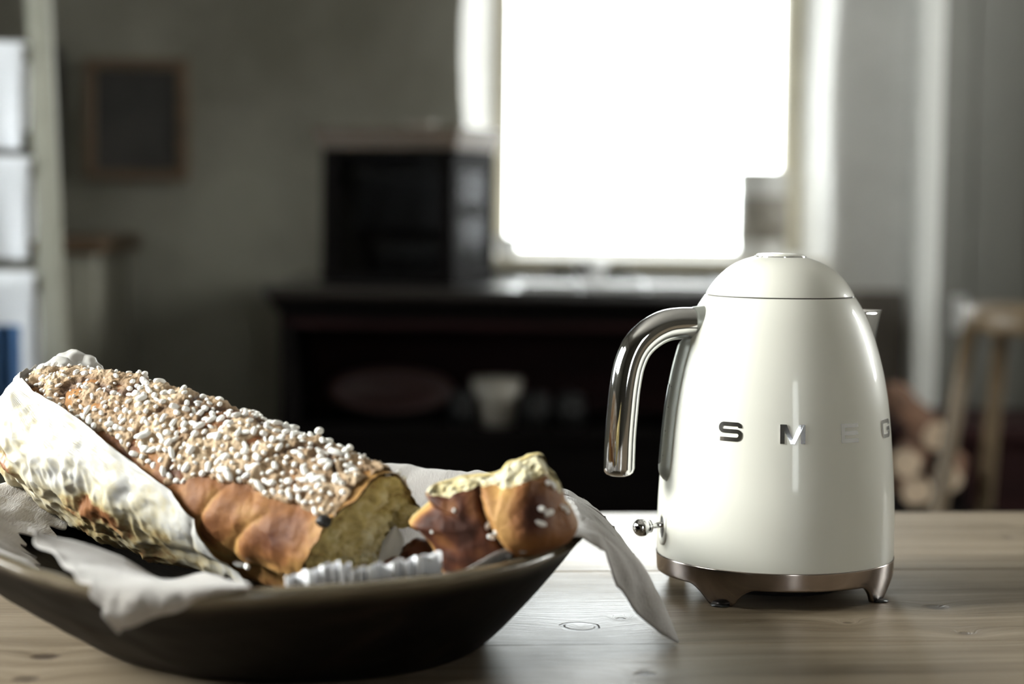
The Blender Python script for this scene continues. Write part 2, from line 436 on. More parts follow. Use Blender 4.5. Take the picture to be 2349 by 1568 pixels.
    base = ramp(nt, g1.outputs[0], [(0.28, (0.145, 0.108, 0.068)), (0.5, (0.225, 0.176, 0.122)), (0.72, (0.31, 0.25, 0.182))])
    fine = ramp(nt, g2.outputs[0], [(0.30, (0.62, 0.60, 0.57)), (0.5, (1, 1, 1))])
    mu = N(nt, 'ShaderNodeMix', data_type='RGBA', blend_type='MULTIPLY'); mu.inputs[0].default_value = 0.8
    L(base, mu.inputs[6]); L(fine, mu.inputs[7])
    # blotchy wear
    bl = N(nt, 'ShaderNodeTexNoise', i_Scale=7.0, i_Detail=5.0); L(tc.outputs['Object'], bl.inputs['Vector'])
    mu2 = N(nt, 'ShaderNodeMix', data_type='RGBA', blend_type='MULTIPLY'); mu2.inputs[0].default_value = 0.6
    L(mu.outputs[2], mu2.inputs[6]); L(ramp(nt, bl.outputs[0], [(0.35, (0.72, 0.70, 0.68)), (0.65, (1, 1, 1))]), mu2.inputs[7])
    mk = N(nt, 'ShaderNodeMix', data_type='RGBA'); L(knot_mask, mk.inputs[0]); L(mu2.outputs[2], mk.inputs[6]); mk.inputs[7].default_value = (0.03, 0.018, 0.012, 1)
    L(mk.outputs[2], b.inputs['Base Color'])
    L(ramp(nt, bl.outputs[0], [(0.3, (0.36,) * 3), (0.7, (0.50,) * 3)]), b.inputs['Roughness'])
    b.inputs['Coat Weight'].default_value = 0.06
    b.inputs['Coat Roughness'].default_value = 0.22
    b.inputs['Specular IOR Level'].default_value = 0.20
    hm = N(nt, 'ShaderNodeMath', operation='MULTIPLY_ADD'); hm.inputs[1].default_value = 0.5
    L(g1.outputs[0], hm.inputs[0]); L(g2.outputs[0], hm.inputs[2])
    hk = N(nt, 'ShaderNodeMath', operation='MULTIPLY_ADD'); hk.inputs[1].default_value = -1.0
    L(knot_mask, hk.inputs[0]); L(hm.outputs[0], hk.inputs[2])
    bp = N(nt, 'ShaderNodeBump', i_Strength=0.55, i_Distance=0.0012)
    L(hk.outputs[0], bp.inputs['Height']); L(bp.outputs[0], b.inputs['Normal']); L(bp.outputs[0], b.inputs['Coat Normal'])
    return m

def mat_glass(name, tint=(0.97, 0.99, 0.98)):
    m, nt, b = new_mat(name)
    nt.nodes.remove(b)
    t = N(nt, 'ShaderNodeBsdfTransparent'); t.inputs[0].default_value = (*tint, 1)
    g = N(nt, 'ShaderNodeBsdfGlossy'); g.inputs['Roughness'].default_value = 0.02
    fr = N(nt, 'ShaderNodeFresnel'); fr.inputs[0].default_value = 1.45
    mx = N(nt, 'ShaderNodeMixShader')
    nt.links.new(fr.outputs[0], mx.inputs[0]); nt.links.new(t.outputs[0], mx.inputs[1]); nt.links.new(g.outputs[0], mx.inputs[2])
    nt.links.new(mx.outputs[0], nt.nodes['Material Output'].inputs[0])
    return m
M['glass'] = mat_glass('window_glass')
M['old_pane'] = mat_glass('dusty_old_pane', (0.5, 0.5, 0.5)); [setattr(n.inputs[0], 'default_value', (0.22, 0.22, 0.23, 1)) for n in M['old_pane'].node_tree.nodes if n.type == 'BSDF_GLOSSY']; [setattr(n.inputs['Roughness'], 'default_value', 0.2) for n in M['old_pane'].node_tree.nodes if n.type == 'BSDF_GLOSSY']
M['dark_glass'] = mat_glass('dusty_dark_glass', (0.25, 0.25, 0.27))

# ================================================================== THE ROOM
def X_at(px, Y): return at_y(px, 500, Y)[0]
WX0, WX1, WZ0, WZ1 = X_at(1064, WALL_Y), X_at(1905, WALL_Y), at_y(1450, 592, WALL_Y)[2], 2.1
OX0, OX1 = X_at(1137, PANE_Y), X_at(1830, PANE_Y)
ROOM_L, ROOM_R, ROOM_B, ROOM_T = LEFT_X, 2.6, -1.6, 2.55

def wall_with_hole(name, mat, axis, inner, outer, a0, a1, z0, z1, hi, ho, rough=0.0):
    """wall slab between planes inner/outer of `axis`; hole hi (a0,a1,z0,z1) on the inner face, ho on the outer: splayed reveals"""
    rows = []
    def ring(rect, pos, n=14, wob=0.0):
        x0, x1, b0, b1 = rect; pts = []
        for i in range(n): pts.append((x0, b0 + (b1 - b0) * i / n))
        for i in range(n): pts.append((x0 + (x1 - x0) * i / n, b1))
        for i in range(n): pts.append((x1, b1 - (b1 - b0) * i / n))
        for i in range(n): pts.append((x1 - (x1 - x0) * i / n, b0))
        out = []
        for a, c in pts:
            if wob:
                a += wob * float(noise3(np.array([[c * 3.1, a * 2, 1.7]]))[0]) * (1 if c > b0 + .02 else 0)
            out.append((a, pos, c) if axis == 'y' else (pos, a, c))
        return out
    rings = [ring((a0, a1, z0, z1), inner), ring(hi, inner, wob=rough), ring(ho, outer), ring((a0, a1, z0, z1), outer)]
    n = len(rings[0]); V = [p for r in rings for p in r]; F = []
    for k in range(3):
        for i in range(n):
            F.append((k * n + i, k * n + (i + 1) % n, (k + 1) * n + (i + 1) % n, (k + 1) * n + i))
    for i in range(n):
        F.append((3 * n + i, 3 * n + (i + 1) % n, (i + 1) % n, i))
    o = mesh_obj(name, V, F, mat, None, False)
    return o
wb = wall_with_hole('wall_back', M['plaster'], 'y', WALL_Y, PANE_Y + .02, ROOM_L, X_at(2108, 4.2), 0, ROOM_T,
                    (WX0, WX1, WZ0, WZ1), (OX0, OX1, WZ0 + .005, WZ1 - .05), rough=0.014)
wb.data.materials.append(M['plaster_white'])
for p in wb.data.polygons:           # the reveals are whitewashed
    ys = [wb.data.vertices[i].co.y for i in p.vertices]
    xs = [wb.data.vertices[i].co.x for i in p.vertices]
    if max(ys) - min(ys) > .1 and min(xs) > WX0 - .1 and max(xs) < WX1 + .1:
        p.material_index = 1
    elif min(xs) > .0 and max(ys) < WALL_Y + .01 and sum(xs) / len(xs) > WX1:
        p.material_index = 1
tag(wb, kind='structure')
wl = wall_with_hole('wall_left', M['plaster'], 'x', LEFT_X, LEFT_X - .11, ROOM_B, 1.8, 0, ROOM_T,
                    SIDE_WIN, SIDE_WIN)
tag(wl, kind='structure')
wl2 = wall_with_hole('wall_left_back', M['plaster'], 'x', LEFT_X, LEFT_X - .11, 1.8, PANE_Y, 0, ROOM_T, FAR_FILL, FAR_FILL)
tag(wl2, kind='structure')
tag(box_obj('added_window_far_left', (LEFT_X - .073, LEFT_X - .067, FAR_FILL[0], FAR_FILL[1], FAR_FILL[2], FAR_FILL[3]), M['glass'], bevel=0), kind='structure')  # pane of the unseen opening added for the towels' light
tag(box_obj('floor', (ROOM_L - .3, ROOM_R + .2, ROOM_B - .1, 5.8, -.1, 0), M['floor'], bevel=0), kind='structure')
tag(box_obj('ceiling', (ROOM_L - .3, ROOM_R + .2, ROOM_B - .1, 5.8, ROOM_T, ROOM_T + .1), M['ceiling'], bevel=0), kind='structure')
tag(wall_with_hole('wall_right', M['plaster_side'], 'x', ROOM_R, ROOM_R + .11, ROOM_B, 5.8, 0, ROOM_T, RIGHT_FILL, RIGHT_FILL), kind='structure')
tag(wall_with_hole('wall_front', M['plaster_dim'], 'y', ROOM_B, ROOM_B - .06, ROOM_L, ROOM_R, 0, ROOM_T, FRONT_FILL, FRONT_FILL), kind='structure')
tag(box_obj('added_window_front', (FRONT_FILL[0], FRONT_FILL[1], ROOM_B - .04, ROOM_B - .035, FRONT_FILL[2], FRONT_FILL[3]), M['glass'], bevel=0), kind='structure')  # pane of the opening added behind the camera

# window in the back wall: cream frame, two panes outside of the picture's top, sill board
wf = tag(empty('window_1', (0, 0, 0)), kind='structure')
fy0, fy1 = PANE_Y - .03, PANE_Y + .03
fw = X_at(1165, PANE_Y) - OX0
box_obj('frame_post', (OX0, OX0 + fw, fy0, fy1, WZ0, WZ1 - .05), M['frame_cream'], wf)
box_obj('frame_post', (X_at(1786, PANE_Y), OX1, fy0, fy1, WZ0, WZ1 - .05), M['frame_cream'], wf)
box_obj('frame_head', (OX0, OX1, fy0, fy1, WZ1 - .1, WZ1 - .05), M['frame_cream'], wf)
box_obj('frame_rail', (OX0, OX1, fy0, fy1, WZ0, WZ0 + .012), M['frame_cream'], wf)
box_obj('pane', (OX0 + fw, X_at(1786, PANE_Y), PANE_Y - .003, PANE_Y + .003, WZ0 + .01, WZ1 - .1), M['glass'], wf, bevel=0)
box_obj('window_sill', (WX0 + .015, WX1 - .01, WALL_Y - .03, PANE_Y - .03, WZ0 - .026, WZ0), M['frame_cream'], wf, bevel=.006)
# side window, out of the frame to the left
w2 = tag(empty('window_2', (0, 0, 0)), kind='structure')
y0, y1, z0, z1 = SIDE_WIN
for (a, b_, c, d) in ((y0, y0 + .04, z0, z1), (y1 - .04, y1, z0, z1), ((y0 + y1) / 2 - .015, (y0 + y1) / 2 + .015, z0, z1), (y0, y1, z0, z0 + .04), (y0, y1, z1 - .04, z1)):
    box_obj('frame_bar', (LEFT_X - .09, LEFT_X - .05, a, b_, c, d), M['frame_cream'], w2)
box_obj('pane', (LEFT_X - .073, LEFT_X - .067, y0, y1, z0, z1), M['glass'], w2, bevel=0)
w3 = tag(empty('added_window_right', (0, 0, 0)), kind='structure')  # frame and pane of the unseen opening added on the right
y0, y1, z0, z1 = RIGHT_FILL
for (a, b_, c, d) in ((y0, y0 + .04, z0, z1), (y1 - .04, y1, z0, z1), (y0, y1, z0, z0 + .04), (y0, y1, z1 - .04, z1)):
    box_obj('frame_bar', (RIGHT_X + .05, RIGHT_X + .09, a, b_, c, d), M['frame_cream'], w3)
box_obj('pane', (RIGHT_X + .067, RIGHT_X + .073, y0, y1, z0, z1), M['glass'], w3, bevel=0)

tag(box_obj('wall_shade_panel', (X_at(1930, 4.2), X_at(2098, 4.1) - .002, 4.17, 4.2, 0, at_y(2000, 668, 4.17)[2]), M['wall_shade'], bevel=.004), kind='structure')  # dark panel standing in for the shade low on this wall
# right: pale casing, corner return and a boarded grey partition further on
CX0, CX1 = X_at(2098, 4.1), X_at(2158, 4.1)
tag(box_obj('trim_1', (CX0, CX1, 4.1, 4.42, 0, ROOM_T), M['casing'], bevel=.008), kind='structure')
pr = tag(empty('wall_right_partition', (0, 0, 0)), kind='structure')
bx = CX1
k = 0
while bx < ROOM_R - .02:
    w_ = 0.135
    box_obj('board', (bx, min(bx + w_ - .004, ROOM_R), 4.40 + (.002 if k % 2 else 0), 4.43, 0, ROOM_T), M['plaster_grey'], pr, bevel=.004)
    bx += w_; k += 1
box_obj('backing', (CX1 - .02, ROOM_R, 4.43, 4.46, 0, ROOM_T), M['plaster_grey'], pr, bevel=0)

# ================================================================== BACKGROUND FURNITURE
SB_Y0, SB_Y1 = 3.55, 4.17
def bx_px(px0, px1, py0, py1, Y, depth):
    a = at_y(px0, py0, Y); b = at_y(px1, py1, Y)
    return (a[0], b[0], Y, Y + depth, b[2], a[2])
sb_x0, sb_x1 = X_at(604, SB_Y0), X_at(1960, SB_Y0)
sb_top = at_y(1100, 663, SB_Y0)[2]
sb = empty('sideboard', ((sb_x0 + sb_x1) / 2, (SB_Y0 + SB_Y1) / 2, 0))
tag(sb, 'long black wooden sideboard with an open shelf under the window', 'sideboard')
def rel(o, root):
    o.parent = root; o.matrix_parent_inverse = Matrix.Translation(-Vector(root.location)); return o
def rbox(root, name, dims, mat, bevel=.004):
    return rel(box_obj(name, dims, mat, None, bevel), root)
rbox(sb, 'worktop', (sb_x0, sb_x1, SB_Y0, SB_Y1, sb_top - .022, sb_top), M['top_gloss'], .006)
# cornice under the top, stepping in
for i, (ins, t0, t1) in enumerate(((.010, .022, .034), (.018, .034, .046), (.026, .046, .060))):
    rbox(sb, 'moulding', (sb_x0 + ins, sb_x1 - ins, SB_Y0 + ins, SB_Y1, sb_top - t1, sb_top - t0), M['dark_wood'], .004)
bx0, bx1 = X_at(642, SB_Y0 + .03), sb_x1 - .03
by0 = SB_Y0 + .03
zf = at_y(1100, 755, by0)[2]
zs = at_y(1100, 988, by0)[2]
rbox(sb, 'frieze', (bx0, bx1, by0, by0 + .02, zf, sb_top - .060), M['dark_red_wood'], .003)
rbox(sb, 'side_panel', (bx0, bx0 + .025, by0, SB_Y1, 0, sb_top - .06), M['dark_wood'])
rbox(sb, 'side_panel', (bx1 - .025, bx1, by0, SB_Y1, 0, sb_top - .06), M['dark_wood'])
rbox(sb, 'back_panel', (bx0 + .025, bx1 - .025, by0 + .36, by0 + .375, 0.06, sb_top - .06), M['dark_red_wood'], .001)
rbox(sb, 'shelf', (bx0 + .025, bx1 - .025, by0 + .004, by0 + .36, zs - .02, zs), M['dark_wood'])
rbox(sb, 'plinth', (bx0 + .025, bx1 - .025, by0 + .01, by0 + .03, 0, zs - .02), M['dark_wood'])
# things on its shelf
def round_pot(name, px, pyb, Y, r, h, mat, label, cat, prof=None, zb=None):
    p = at_y(px, pyb, Y); zb = p[2] if zb is None else zb
    t = empty(name, (p[0], Y, zb))
    tag(t, label, cat)
    prof = prof or [(0, 0), (.7, 0), (.95, .25), (1, .6), (.85, .95), (.88, 1), (.8, 1), (.75, .9), (.9, .6), (.8, .2), (0, .1)]
    lathe('body', [(a * r, b * h) for a, b in prof], mat, t, 40)
    return t
cupprof = [(0, 0), (.62, 0), (.66, .04), (.80, .5), (1, 1), (.96, 1), (.76, .5), (.6, .08), (0, .07)]
c = round_pot('mug', 1150, 0, by0 + .1, .049, .088, M['cream_ceramic'], 'tapered cream beaker on the sideboard shelf', 'cup', cupprof, zs)
potlab = ['round black pot on shelf just left of the cream beaker', 'round black pot on shelf right beside the cream beaker', 'second round black pot to the right of the cream beaker']
for i, (px, r) in enumerate(((1069, .022), (1240, .030), (1318, .030))):
    t = round_pot('pot', px, 0, by0 + .07, r, .062, M['black_glaze'], potlab[i], 'pot', None, zs)
    lathe('lid', [(0, .062 + .012), (.004, .062 + .011), (.005, .064), (r * .6, .062), (r * .9, .056), (0, .05)], M['black_glaze'], t, 32)
    t['group'] = 'black pots on the sideboard shelf'
pd = at_y(905, 0, by0 + .28)
plat = empty('platter', (pd[0], by0 + .28, zs)); tag(plat, 'dusky pink oval platter on the left of the sideboard shelf', 'platter')
a = np.linspace(0, 2 * np.pi, 60, endpoint=False)
rows = []
for (s, zz) in ((0.0, .004), (.6, .004), (.66, .004), (.95, .018), (1, .022), (.97, .024), (.62, .010), (0.0, .010)):
    rows.append(np.stack([np.cos(a) * .125 * s, np.sin(a) * .045 * s, np.full(60, zz)], -1))
V = np.array(rows); pm = grid_obj('dish', V, M['pink_ceramic'], plat, cv=True)
pm.rotation_euler = (math.radians(78), 0, 0); pm.location = (0, 0.0, .043)

# glazed display cabinet standing askew on the sideboard
CAB = empty('display_cabinet', (X_at(934, 3.72), 3.80, sb_top), math.radians(-20))
tag(CAB, 'small dark glazed cabinet with brown cornice standing on the sideboard', 'cabinet')
cw, cd, chh = .272, .215, at_y(900, 342, 3.72)[2] - sb_top
for (x0_, x1_) in ((-cw / 2, -cw / 2 + .014),):
    box_obj('side_panel', (x0_, x1_, -cd / 2, cd / 2, 0, chh), M['dark_wood'], CAB, .002)
box_obj('back_panel', (-cw / 2, cw / 2, cd / 2 - .01, cd / 2, 0, chh), M['dark_wood'], CAB, .001)
box_obj('bottom_panel', (-cw / 2, cw / 2, -cd / 2, cd / 2, 0, .02), M['dark_wood'], CAB, .002)
box_obj('top_panel', (-cw / 2, cw / 2, -cd / 2, cd / 2, chh - .014, chh), M['dark_wood'], CAB, .002)
for z_, o_, t_ in ((chh, .006, .014), (chh + .014, .012, .016), (chh + .030, .016, .010)):
    box_obj('cornice', (-cw / 2 - o_, cw / 2 + o_, -cd / 2 - o_, cd / 2 + o_ * .3, z_, z_ + t_), M['brown_wood'], CAB, .003)
dr = box_obj('door', (-cw / 2 + .014, -cw / 2 + .034, -cd / 2 - .004, -cd / 2 + .012, .02, chh - .014), M['dark_wood'], CAB, .002)
box_obj('door_stile', (cw / 2 - .026, cw / 2, -cd / 2 - .004, -cd / 2 + .012, .02, chh - .014), M['dark_wood'], dr, .002)
box_obj('pane', (-cw / 2 + .03, cw / 2 - .022, -cd / 2 + .002, -cd / 2 + .005, .02, chh - .014), M['dark_glass'], dr, 0)
sp = box_obj('side_frame', (cw / 2 - .014, cw / 2, -cd / 2 + .012, -cd / 2 + .03, .02, chh - .014), M['dark_wood'], CAB, .002)
box_obj('stile', (cw / 2 - .014, cw / 2, cd / 2 - .03, cd / 2 - .01, .02, chh - .014), M['dark_wood'], sp, .002)
for z_ in (.02, chh * .50, chh - .04):
    box_obj('rail', (cw / 2 - .014, cw / 2, -cd / 2 + .03, cd / 2 - .03, z_, z_ + .026), M['dark_wood'], sp, .002)
box_obj('pane', (cw / 2 - .008, cw / 2 - .005, -cd / 2 + .03, cd / 2 - .03, .046, chh - .04), M['old_pane'], sp, 0)
box_obj('shelf', (-cw / 2 + .014, cw / 2 - .014, -cd / 2 + .02, cd / 2 - .01, chh * .5 + .004, chh * .5 + .014), M['dark_wood'], CAB, .001)
crd = at_y(965, 0, 3.72)
# small pale dish lying on the cabinet
t = round_pot('saucer', 965, 0, 3.78, .032, .014, M['cream_ceramic'], 'small pale saucer lying on the glazed cabinet', 'dish',
              [(0, 0), (.5, 0), (.6, .2), (1, .9), (.98, 1), (.55, .5), (0, .45)], sb_top + chh + .040)

# enamel trays along the worktop edge and dark tools behind them
for i, (p0, p1, lab) in enumerate(((1196, 1330, 'small white enamel tray on worktop, nearest the glazed cabinet'),
                                   (1336, 1482, 'white enamel tray in the middle of the worktop'),
                                   (1488, 1670, 'large white enamel tray on the worktop beside the kettle'))):
    xa, xb = X_at(p0, SB_Y0 + .05), X_at(p1, SB_Y0 + .05)
    t = empty('enamel_tray', ((xa + xb) / 2, SB_Y0 + .17, sb_top)); tag(t, lab, 'tray', 'white trays on the worktop')
    w_ = (xb - xa) / 2
    bm = bmesh.new(); box(bm, -w_, w_, -.13, .13, 0, .004, .0015); bm_obj('tray_floor', bm, M['white_ceramic'], t)
    bm = bmesh.new()
    box(bm, -w_, w_, -.13, -.126, .003, .010, .001); box(bm, -w_, w_, .126, .13, .003, .010, .001)
    box(bm, -w_, -w_ + .004, -.126, .126, .003, .010, .001); box(bm, w_ - .004, w_, -.126, .126, .003, .010, .001)
    bm_obj('tray_rim', bm, M['white_ceramic'], t)
t = round_pot('bowl', 1365, 0, 4.0, .036, .042, M['white_ceramic'], 'white bowl at the back of the worktop below the window', 'bowl', cupprof, sb_top)
for px, lab in ((1300, 'low black dish left of the white bowl under the window'), (1422, 'low black dish right of the white bowl under the window')):
    round_pot('dish', px, 0, 4.05, .034, .026, M['black_glaze'], lab, 'dish', cupprof, sb_top)

# sill: tall tin canister at the right, white bowl at the left
tx = (X_at(1690, 4.3) + X_at(1806, 4.3)) / 2; tr_ = (X_at(1806, 4.3) - X_at(1690, 4.3)) / 2
tin = empty('canister', (tx, 4.3, WZ0)); tag(tin, 'tall grey tin canister on the windowsill, right end', 'canister')
th_ = at_y(1745, 388, 4.24)[2] - WZ0
lathe('body', [(0, 0), (tr_ * .97, 0), (tr_, .004), (tr_, th_ - .03), (tr_ * .98, th_ - .028), (0, th_ - .028)], M['tin'], tin, 48)
lathe('lid', [(tr_ * 1.02, th_ - .032), (tr_ * 1.02, th_ - .004), (tr_ * .98, th_), (0, th_)], M['tin'], tin, 48)
lathe('paper_label', [(tr_ + .0006, th_ * .2), (tr_ + .0012, th_ * .2), (tr_ + .0012, th_ * .7), (tr_ + .0006, th_ * .7)], M['cream_ceramic'], tin, 48)
round_pot('bowl', 1172, 0, 4.24, .030, .045, M['white_ceramic'], 'little white bowl on the left end of the windowsill', 'bowl', cupprof, WZ0)

# pictures on the wall
def picture(px0, px1, py0, py1, label, fmat, pmat, Y=WALL_Y, fwid=.022):
    a_, b_ = at_y(px0, py0, Y - .02), at_y(px1, py1, Y - .02)
    cx, cz = (a_[0] + b_[0]) / 2, (a_[2] + b_[2]) / 2; w_, h_ = (b_[0] - a_[0]) / 2, (a_[2] - b_[2]) / 2
    t = empty('framed_picture', (cx, Y, cz)); tag(t, label, 'picture')
    box_obj('canvas', (-w_ + fwid, w_ - fwid, -.014, -.004, -h_ + fwid, h_ - fwid), pmat, t, 0)
    for d in ((-w_, w_, -.024, -.001, h_ - fwid, h_), (-w_, w_, -.024, -.001, -h_, -h_ + fwid), (-w_, -w_ + fwid, -.0235, -.001, -h_ + fwid, h_ - fwid), (w_ - fwid, w_, -.0235, -.001, -h_ + fwid, h_ - fwid)):
        box_obj('frame_rail', d, fmat, t, .003)
    return t
picture(192, 430, 132, 416, 'dark square painting in a brown frame on the plaster wall', M['brown_wood'], M['picture'])
picture(84, 140, 108, 402, 'narrow black hanging panel just behind the towel ladder', M['black_board'], M['black_board'], fwid=.008)

# painted side cupboard behind the ladder
a_ = at_y(100, 582, 3.75); b_ = at_y(216, 0, 3.75)
SC = empty('side_cupboard', ((a_[0] + b_[0]) / 2 - .15, 3.93, 0)); tag(SC, 'grey-green painted cupboard with wooden top behind the towel ladder', 'cupboard')
wx = b_[0] - SC.location.x
box_obj('body', (-wx, wx, -.18, .18, 0, a_[2]), M['cabinet_paint'], SC, .004)
box_obj('wooden_top', (-wx - .01, wx + .018, -.20, .19, a_[2], a_[2] + .034), M['brown_wood'], SC, .004)
d_ = box_obj('door', (.02, wx - .02, -.196, -.18, .08, a_[2] - .02), M['cabinet_paint'], SC, .004)
lathe('knob', [(0, 0), (.007, .001), (.007, .01), (.014, .016), (.016, .024), (.010, .031), (0, .032)], M['black_glaze'], d_, 24)
kn = d_.children[0]; kn.rotation_euler = (math.radians(90), 0, 0); kn.location = (.045, -.196, a_[2] - .08)

# towel ladder leaning at the left, with towels
LY = 2.9
LAD = empty('towel_ladder', (X_at(20, LY), LY, 0)); tag(LAD, 'pale painted wooden ladder hung with towels at the left wall', 'ladder')
lo = np.array(LAD.location)
def rail_pts(off):
    top = at_y(73, -350, LY + .22); bot = at_y(128, 840, LY)
    d = (bot - top) / (top[2] - bot[2])
    base = bot + d * bot[2]; head = top + 0 * d
    return base + np.array([off, 0, 0]) - lo, head + np.array([off * .86, 0, 0]) - lo
def bar(name, p, q, wx_, wy_, mat, parent, bev=.003):
    p, q = Vector(p), Vector(q); d = q - p
    bm = bmesh.new(); box(bm, -wx_ / 2, wx_ / 2, -wy_ / 2, wy_ / 2, 0, d.length, bev)
    m4 = d.to_track_quat('Z', 'X').to_matrix().to_4x4()
    # keep the bar's width axis horizontal
    z = d.normalized(); x = Vector((1, 0, 0)); x = (x - z * x.dot(z)).normalized(); y = z.cross(x)
    m4 = Matrix((x, y, z)).transposed().to_4x4(); m4.translation = p
    bmesh.ops.transform(bm, matrix=m4, verts=bm.verts)
    return bm_obj(name, bm, mat, parent)
rb, rt = rail_pts(0.0)
lb, lt = rail_pts(-.36)
bar('side_rail', rb, rt, .034, .030, M['rail'], LAD)
bar('side_rail', lb, lt, .034, .030, M['rail'], LAD)
def rail_at(z, pb, pt): 
    f_ = (z - pb[2]) / (pt[2] - pb[2]); return pb + (pt - pb) * f_
for i, (py, pyb, x1p, lab) in enumerate(((112, 338, 62, 'upper white towel folded over the ladder rung'),
                                (388, 598, 102, 'white towel on the second ladder rung, beside the picture'),
                                (655, 905, 127, 'lowest white towel hanging on the ladder'))):
    zr = at_y(60, py, LY)[2]
    pr_, pl_ = rail_at(zr, rb, rt), rail_at(zr, lb, lt)
    tube('rung', [pl_, pr_], .011, M['rail'], LAD, 16, up=(0, 0, 1))
    yy = float((pr_[1] + pl_[1]) / 2 + lo[1])
    x1 = min(X_at(x1p, yy), float(pr_[0] + lo[0]) - .022); x0 = float(pl_[0] + lo[0]) + .03
    L_ = zr - at_y(60, pyb, LY)[2]
    # towel: a U over the rung with gentle ripples
    nu, nv = 44, 60
    uu = np.linspace(0, 1, nu); vv = np.linspace(-1, 1, nv)
    V = np.zeros((nu, nv, 3))
    for b2, v in enumerate(vv):
        s = abs(v); sgn = -1 if v < 0 else 1
        if s < .08: ang = v / .08 * math.pi / 2; yy2 = math.sin(ang) * .016; zz2 = .016 * math.cos(ang)
        else: yy2 = sgn * (.016 + .004 * (s)); zz2 = -(s - .08) / .92 * L_ * (1 if sgn < 0 else .8)
        V[:, b2, 0] = x0 + (x1 - x0) * uu; V[:, b2, 1] = yy + yy2 + .006 * s * np.sin(uu * 17 + v); V[:, b2, 2] = zr + zz2
    o = grid_obj('towel', V - np.array([(x0 + x1) / 2, yy, zr]), M['towel'])
    o.location = ((x0 + x1) / 2, yy, zr)
    sm = o.modifiers.new('thick', 'SOLIDIFY'); sm.thickness = .006; sm.offset = 1
    tag(o, lab, 'towel', 'white towels on the ladder')
# blue cloth at the bottom left
zr3 = at_y(60, 700, LY)[2]
V = np.zeros((24, 20, 3))
for i_ in range(24):
    for j_ in range(20):
        V[i_, j_] = (i_ / 23 * .12 - .10 + .0, -.004 - .008 * math.sin(i_ * .9), -j_ / 19 * .13)
o = grid_obj('towel', V, M['towel_blue']); o.location = (X_at(22, LY - .06), LY - .065, at_y(10, 738, LY)[2])
sm = o.modifiers.new('thick', 'SOLIDIFY'); sm.thickness = .005
tag(o, 'dark blue cloth at the lower left hanging over the lowest white towel', 'towel')

# right side: chest, logs, stool, wall switch
chx0 = X_at(2010, 4.0)
ctop = at_y(2250, 945, 4.0)[2]
CH = empty('wooden_chest', ((chx0 + 1.75) / 2, 3.90, 0)); tag(CH, 'low dark red wooden chest against the grey boarded wall', 'chest')
hw = (1.75 - chx0) / 2
box_obj('body', (-hw, hw, -.17, .17, .03, ctop - .03), M['dark_red_wood'], CH, .005)
box_obj('lid', (-hw - .01, hw + .01, -.185, .18, ctop - .03, ctop), M['dark_red_wood'], CH, .006)
box_obj('plinth', (-hw + .01, hw - .01, -.16, .16, 0, .03), M['dark_wood'], CH, .002)
def log(p, q, r, label):
    r *= .84
    p, q = np.array(p), np.array(q); d = q - p
    t = np.linspace(0, 1, 14)
    path = p + d * t[:, None]
    V = tube_verts(path, r, 22, up=(0, 0, 1))
    V = V + noise3(V, 38, 2)[..., None] * .004 * (V - path[:, None]) / r
    c_ = (p + q) / 2
    root = grid_obj('log', V - c_, M['log'], None, cv=True); root.location = c_
    n_ = 22
    for e, idx in ((0, 0), (1, -1)):
        ring = V[idx] - c_; cc = ring.mean(0)
        off = (d / np.linalg.norm(d)) * (.001 if e else -.001)
        vs2 = [cc + off] + list(cc + (ring - cc) * 1.0 + off)
        mesh_obj('end_grain', vs2, [(0, 1 + k_, 1 + (k_ + 1) % n_) for k_ in range(n_)], M['log_end'], root, False)
    tag(root, label, 'log', 'firewood beside the chest')
    return root
LYY = 3.52
# a log basket with stakes carries them
bkt = at_y(2110, 1100, LYY)
log(at_y(2150, 1000, LYY - .12), at_y(2050, 905, LYY + .12), .030, 'split log leaning highest on the firewood pile behind the kettle')
log(at_y(2080, 1062, LYY - .14), at_y(2108, 1008, LYY + .12), .030, 'pale-ended log lying below the leaning one behind the kettle')
log(at_y(2172, 1095, LYY - .13), at_y(2182, 1060, LYY + .12), .031, 'brown log low in the pile beside the stool leg')
log(at_y(2105, 1125, LYY - .13), at_y(2080, 1095, LYY + .12), .031, 'dark log at the foot of the firewood pile')
bz = at_y(2105, 1165, LYY)[2]
bk = empty('log_crate', (X_at(2105, LYY), LYY, 0)); tag(bk, 'dark wooden crate holding the firewood behind the kettle', 'crate')
box_obj('base_board', (-.13, .13, -.15, .15, bz - .03, bz - .012), M['dark_wood'], bk)
for sx_ in (-1, 1):
    for sy_ in (-1, 1):
        box_obj('leg', (sx_ * .12 - .012, sx_ * .12 + .012, sy_ * .14 - .012, sy_ * .14 + .012, 0, bz + .02), M['dark_wood'], bk)

SY = 3.35
sa = at_y(2215, 697, SY); s_r = .105
stool_top = sa[2]
ST = empty('stool', (sa[0] + s_r, SY, 0)); tag(ST, 'tall round wooden stool with splayed legs by the grey wall', 'stool')
sth = stool_top - at_y(2280, 772, SY - s_r)[2]
lathe('seat', [(0, stool_top), (s_r * .9, stool_top), (s_r, stool_top - .008), (s_r, stool_top - sth + .01), (s_r * .96, stool_top - sth), (0, stool_top - sth)], M['beech'], ST, 64)
base0 = np.array(ST.location)
def leg_line(pa, pb, Ya, Yb):
    p, q = at_y(*pa, Ya), at_y(*pb, Yb)
    d = (q - p) / (p[2] - q[2])
    foot = p + d * (p[2]) 
    return p - base0, foot - base0
lt1, lf1 = leg_line((2222, 775), (2150, 1170), SY - .05, SY - .10)
lt2, lf2 = leg_line((2296, 775), (2255, 1170), SY + .05, SY + .12)
lt3 = np.array([.06, -.05, lt1[2]]); lf3 = np.array([-lf1[0] , lf1[1], 0])
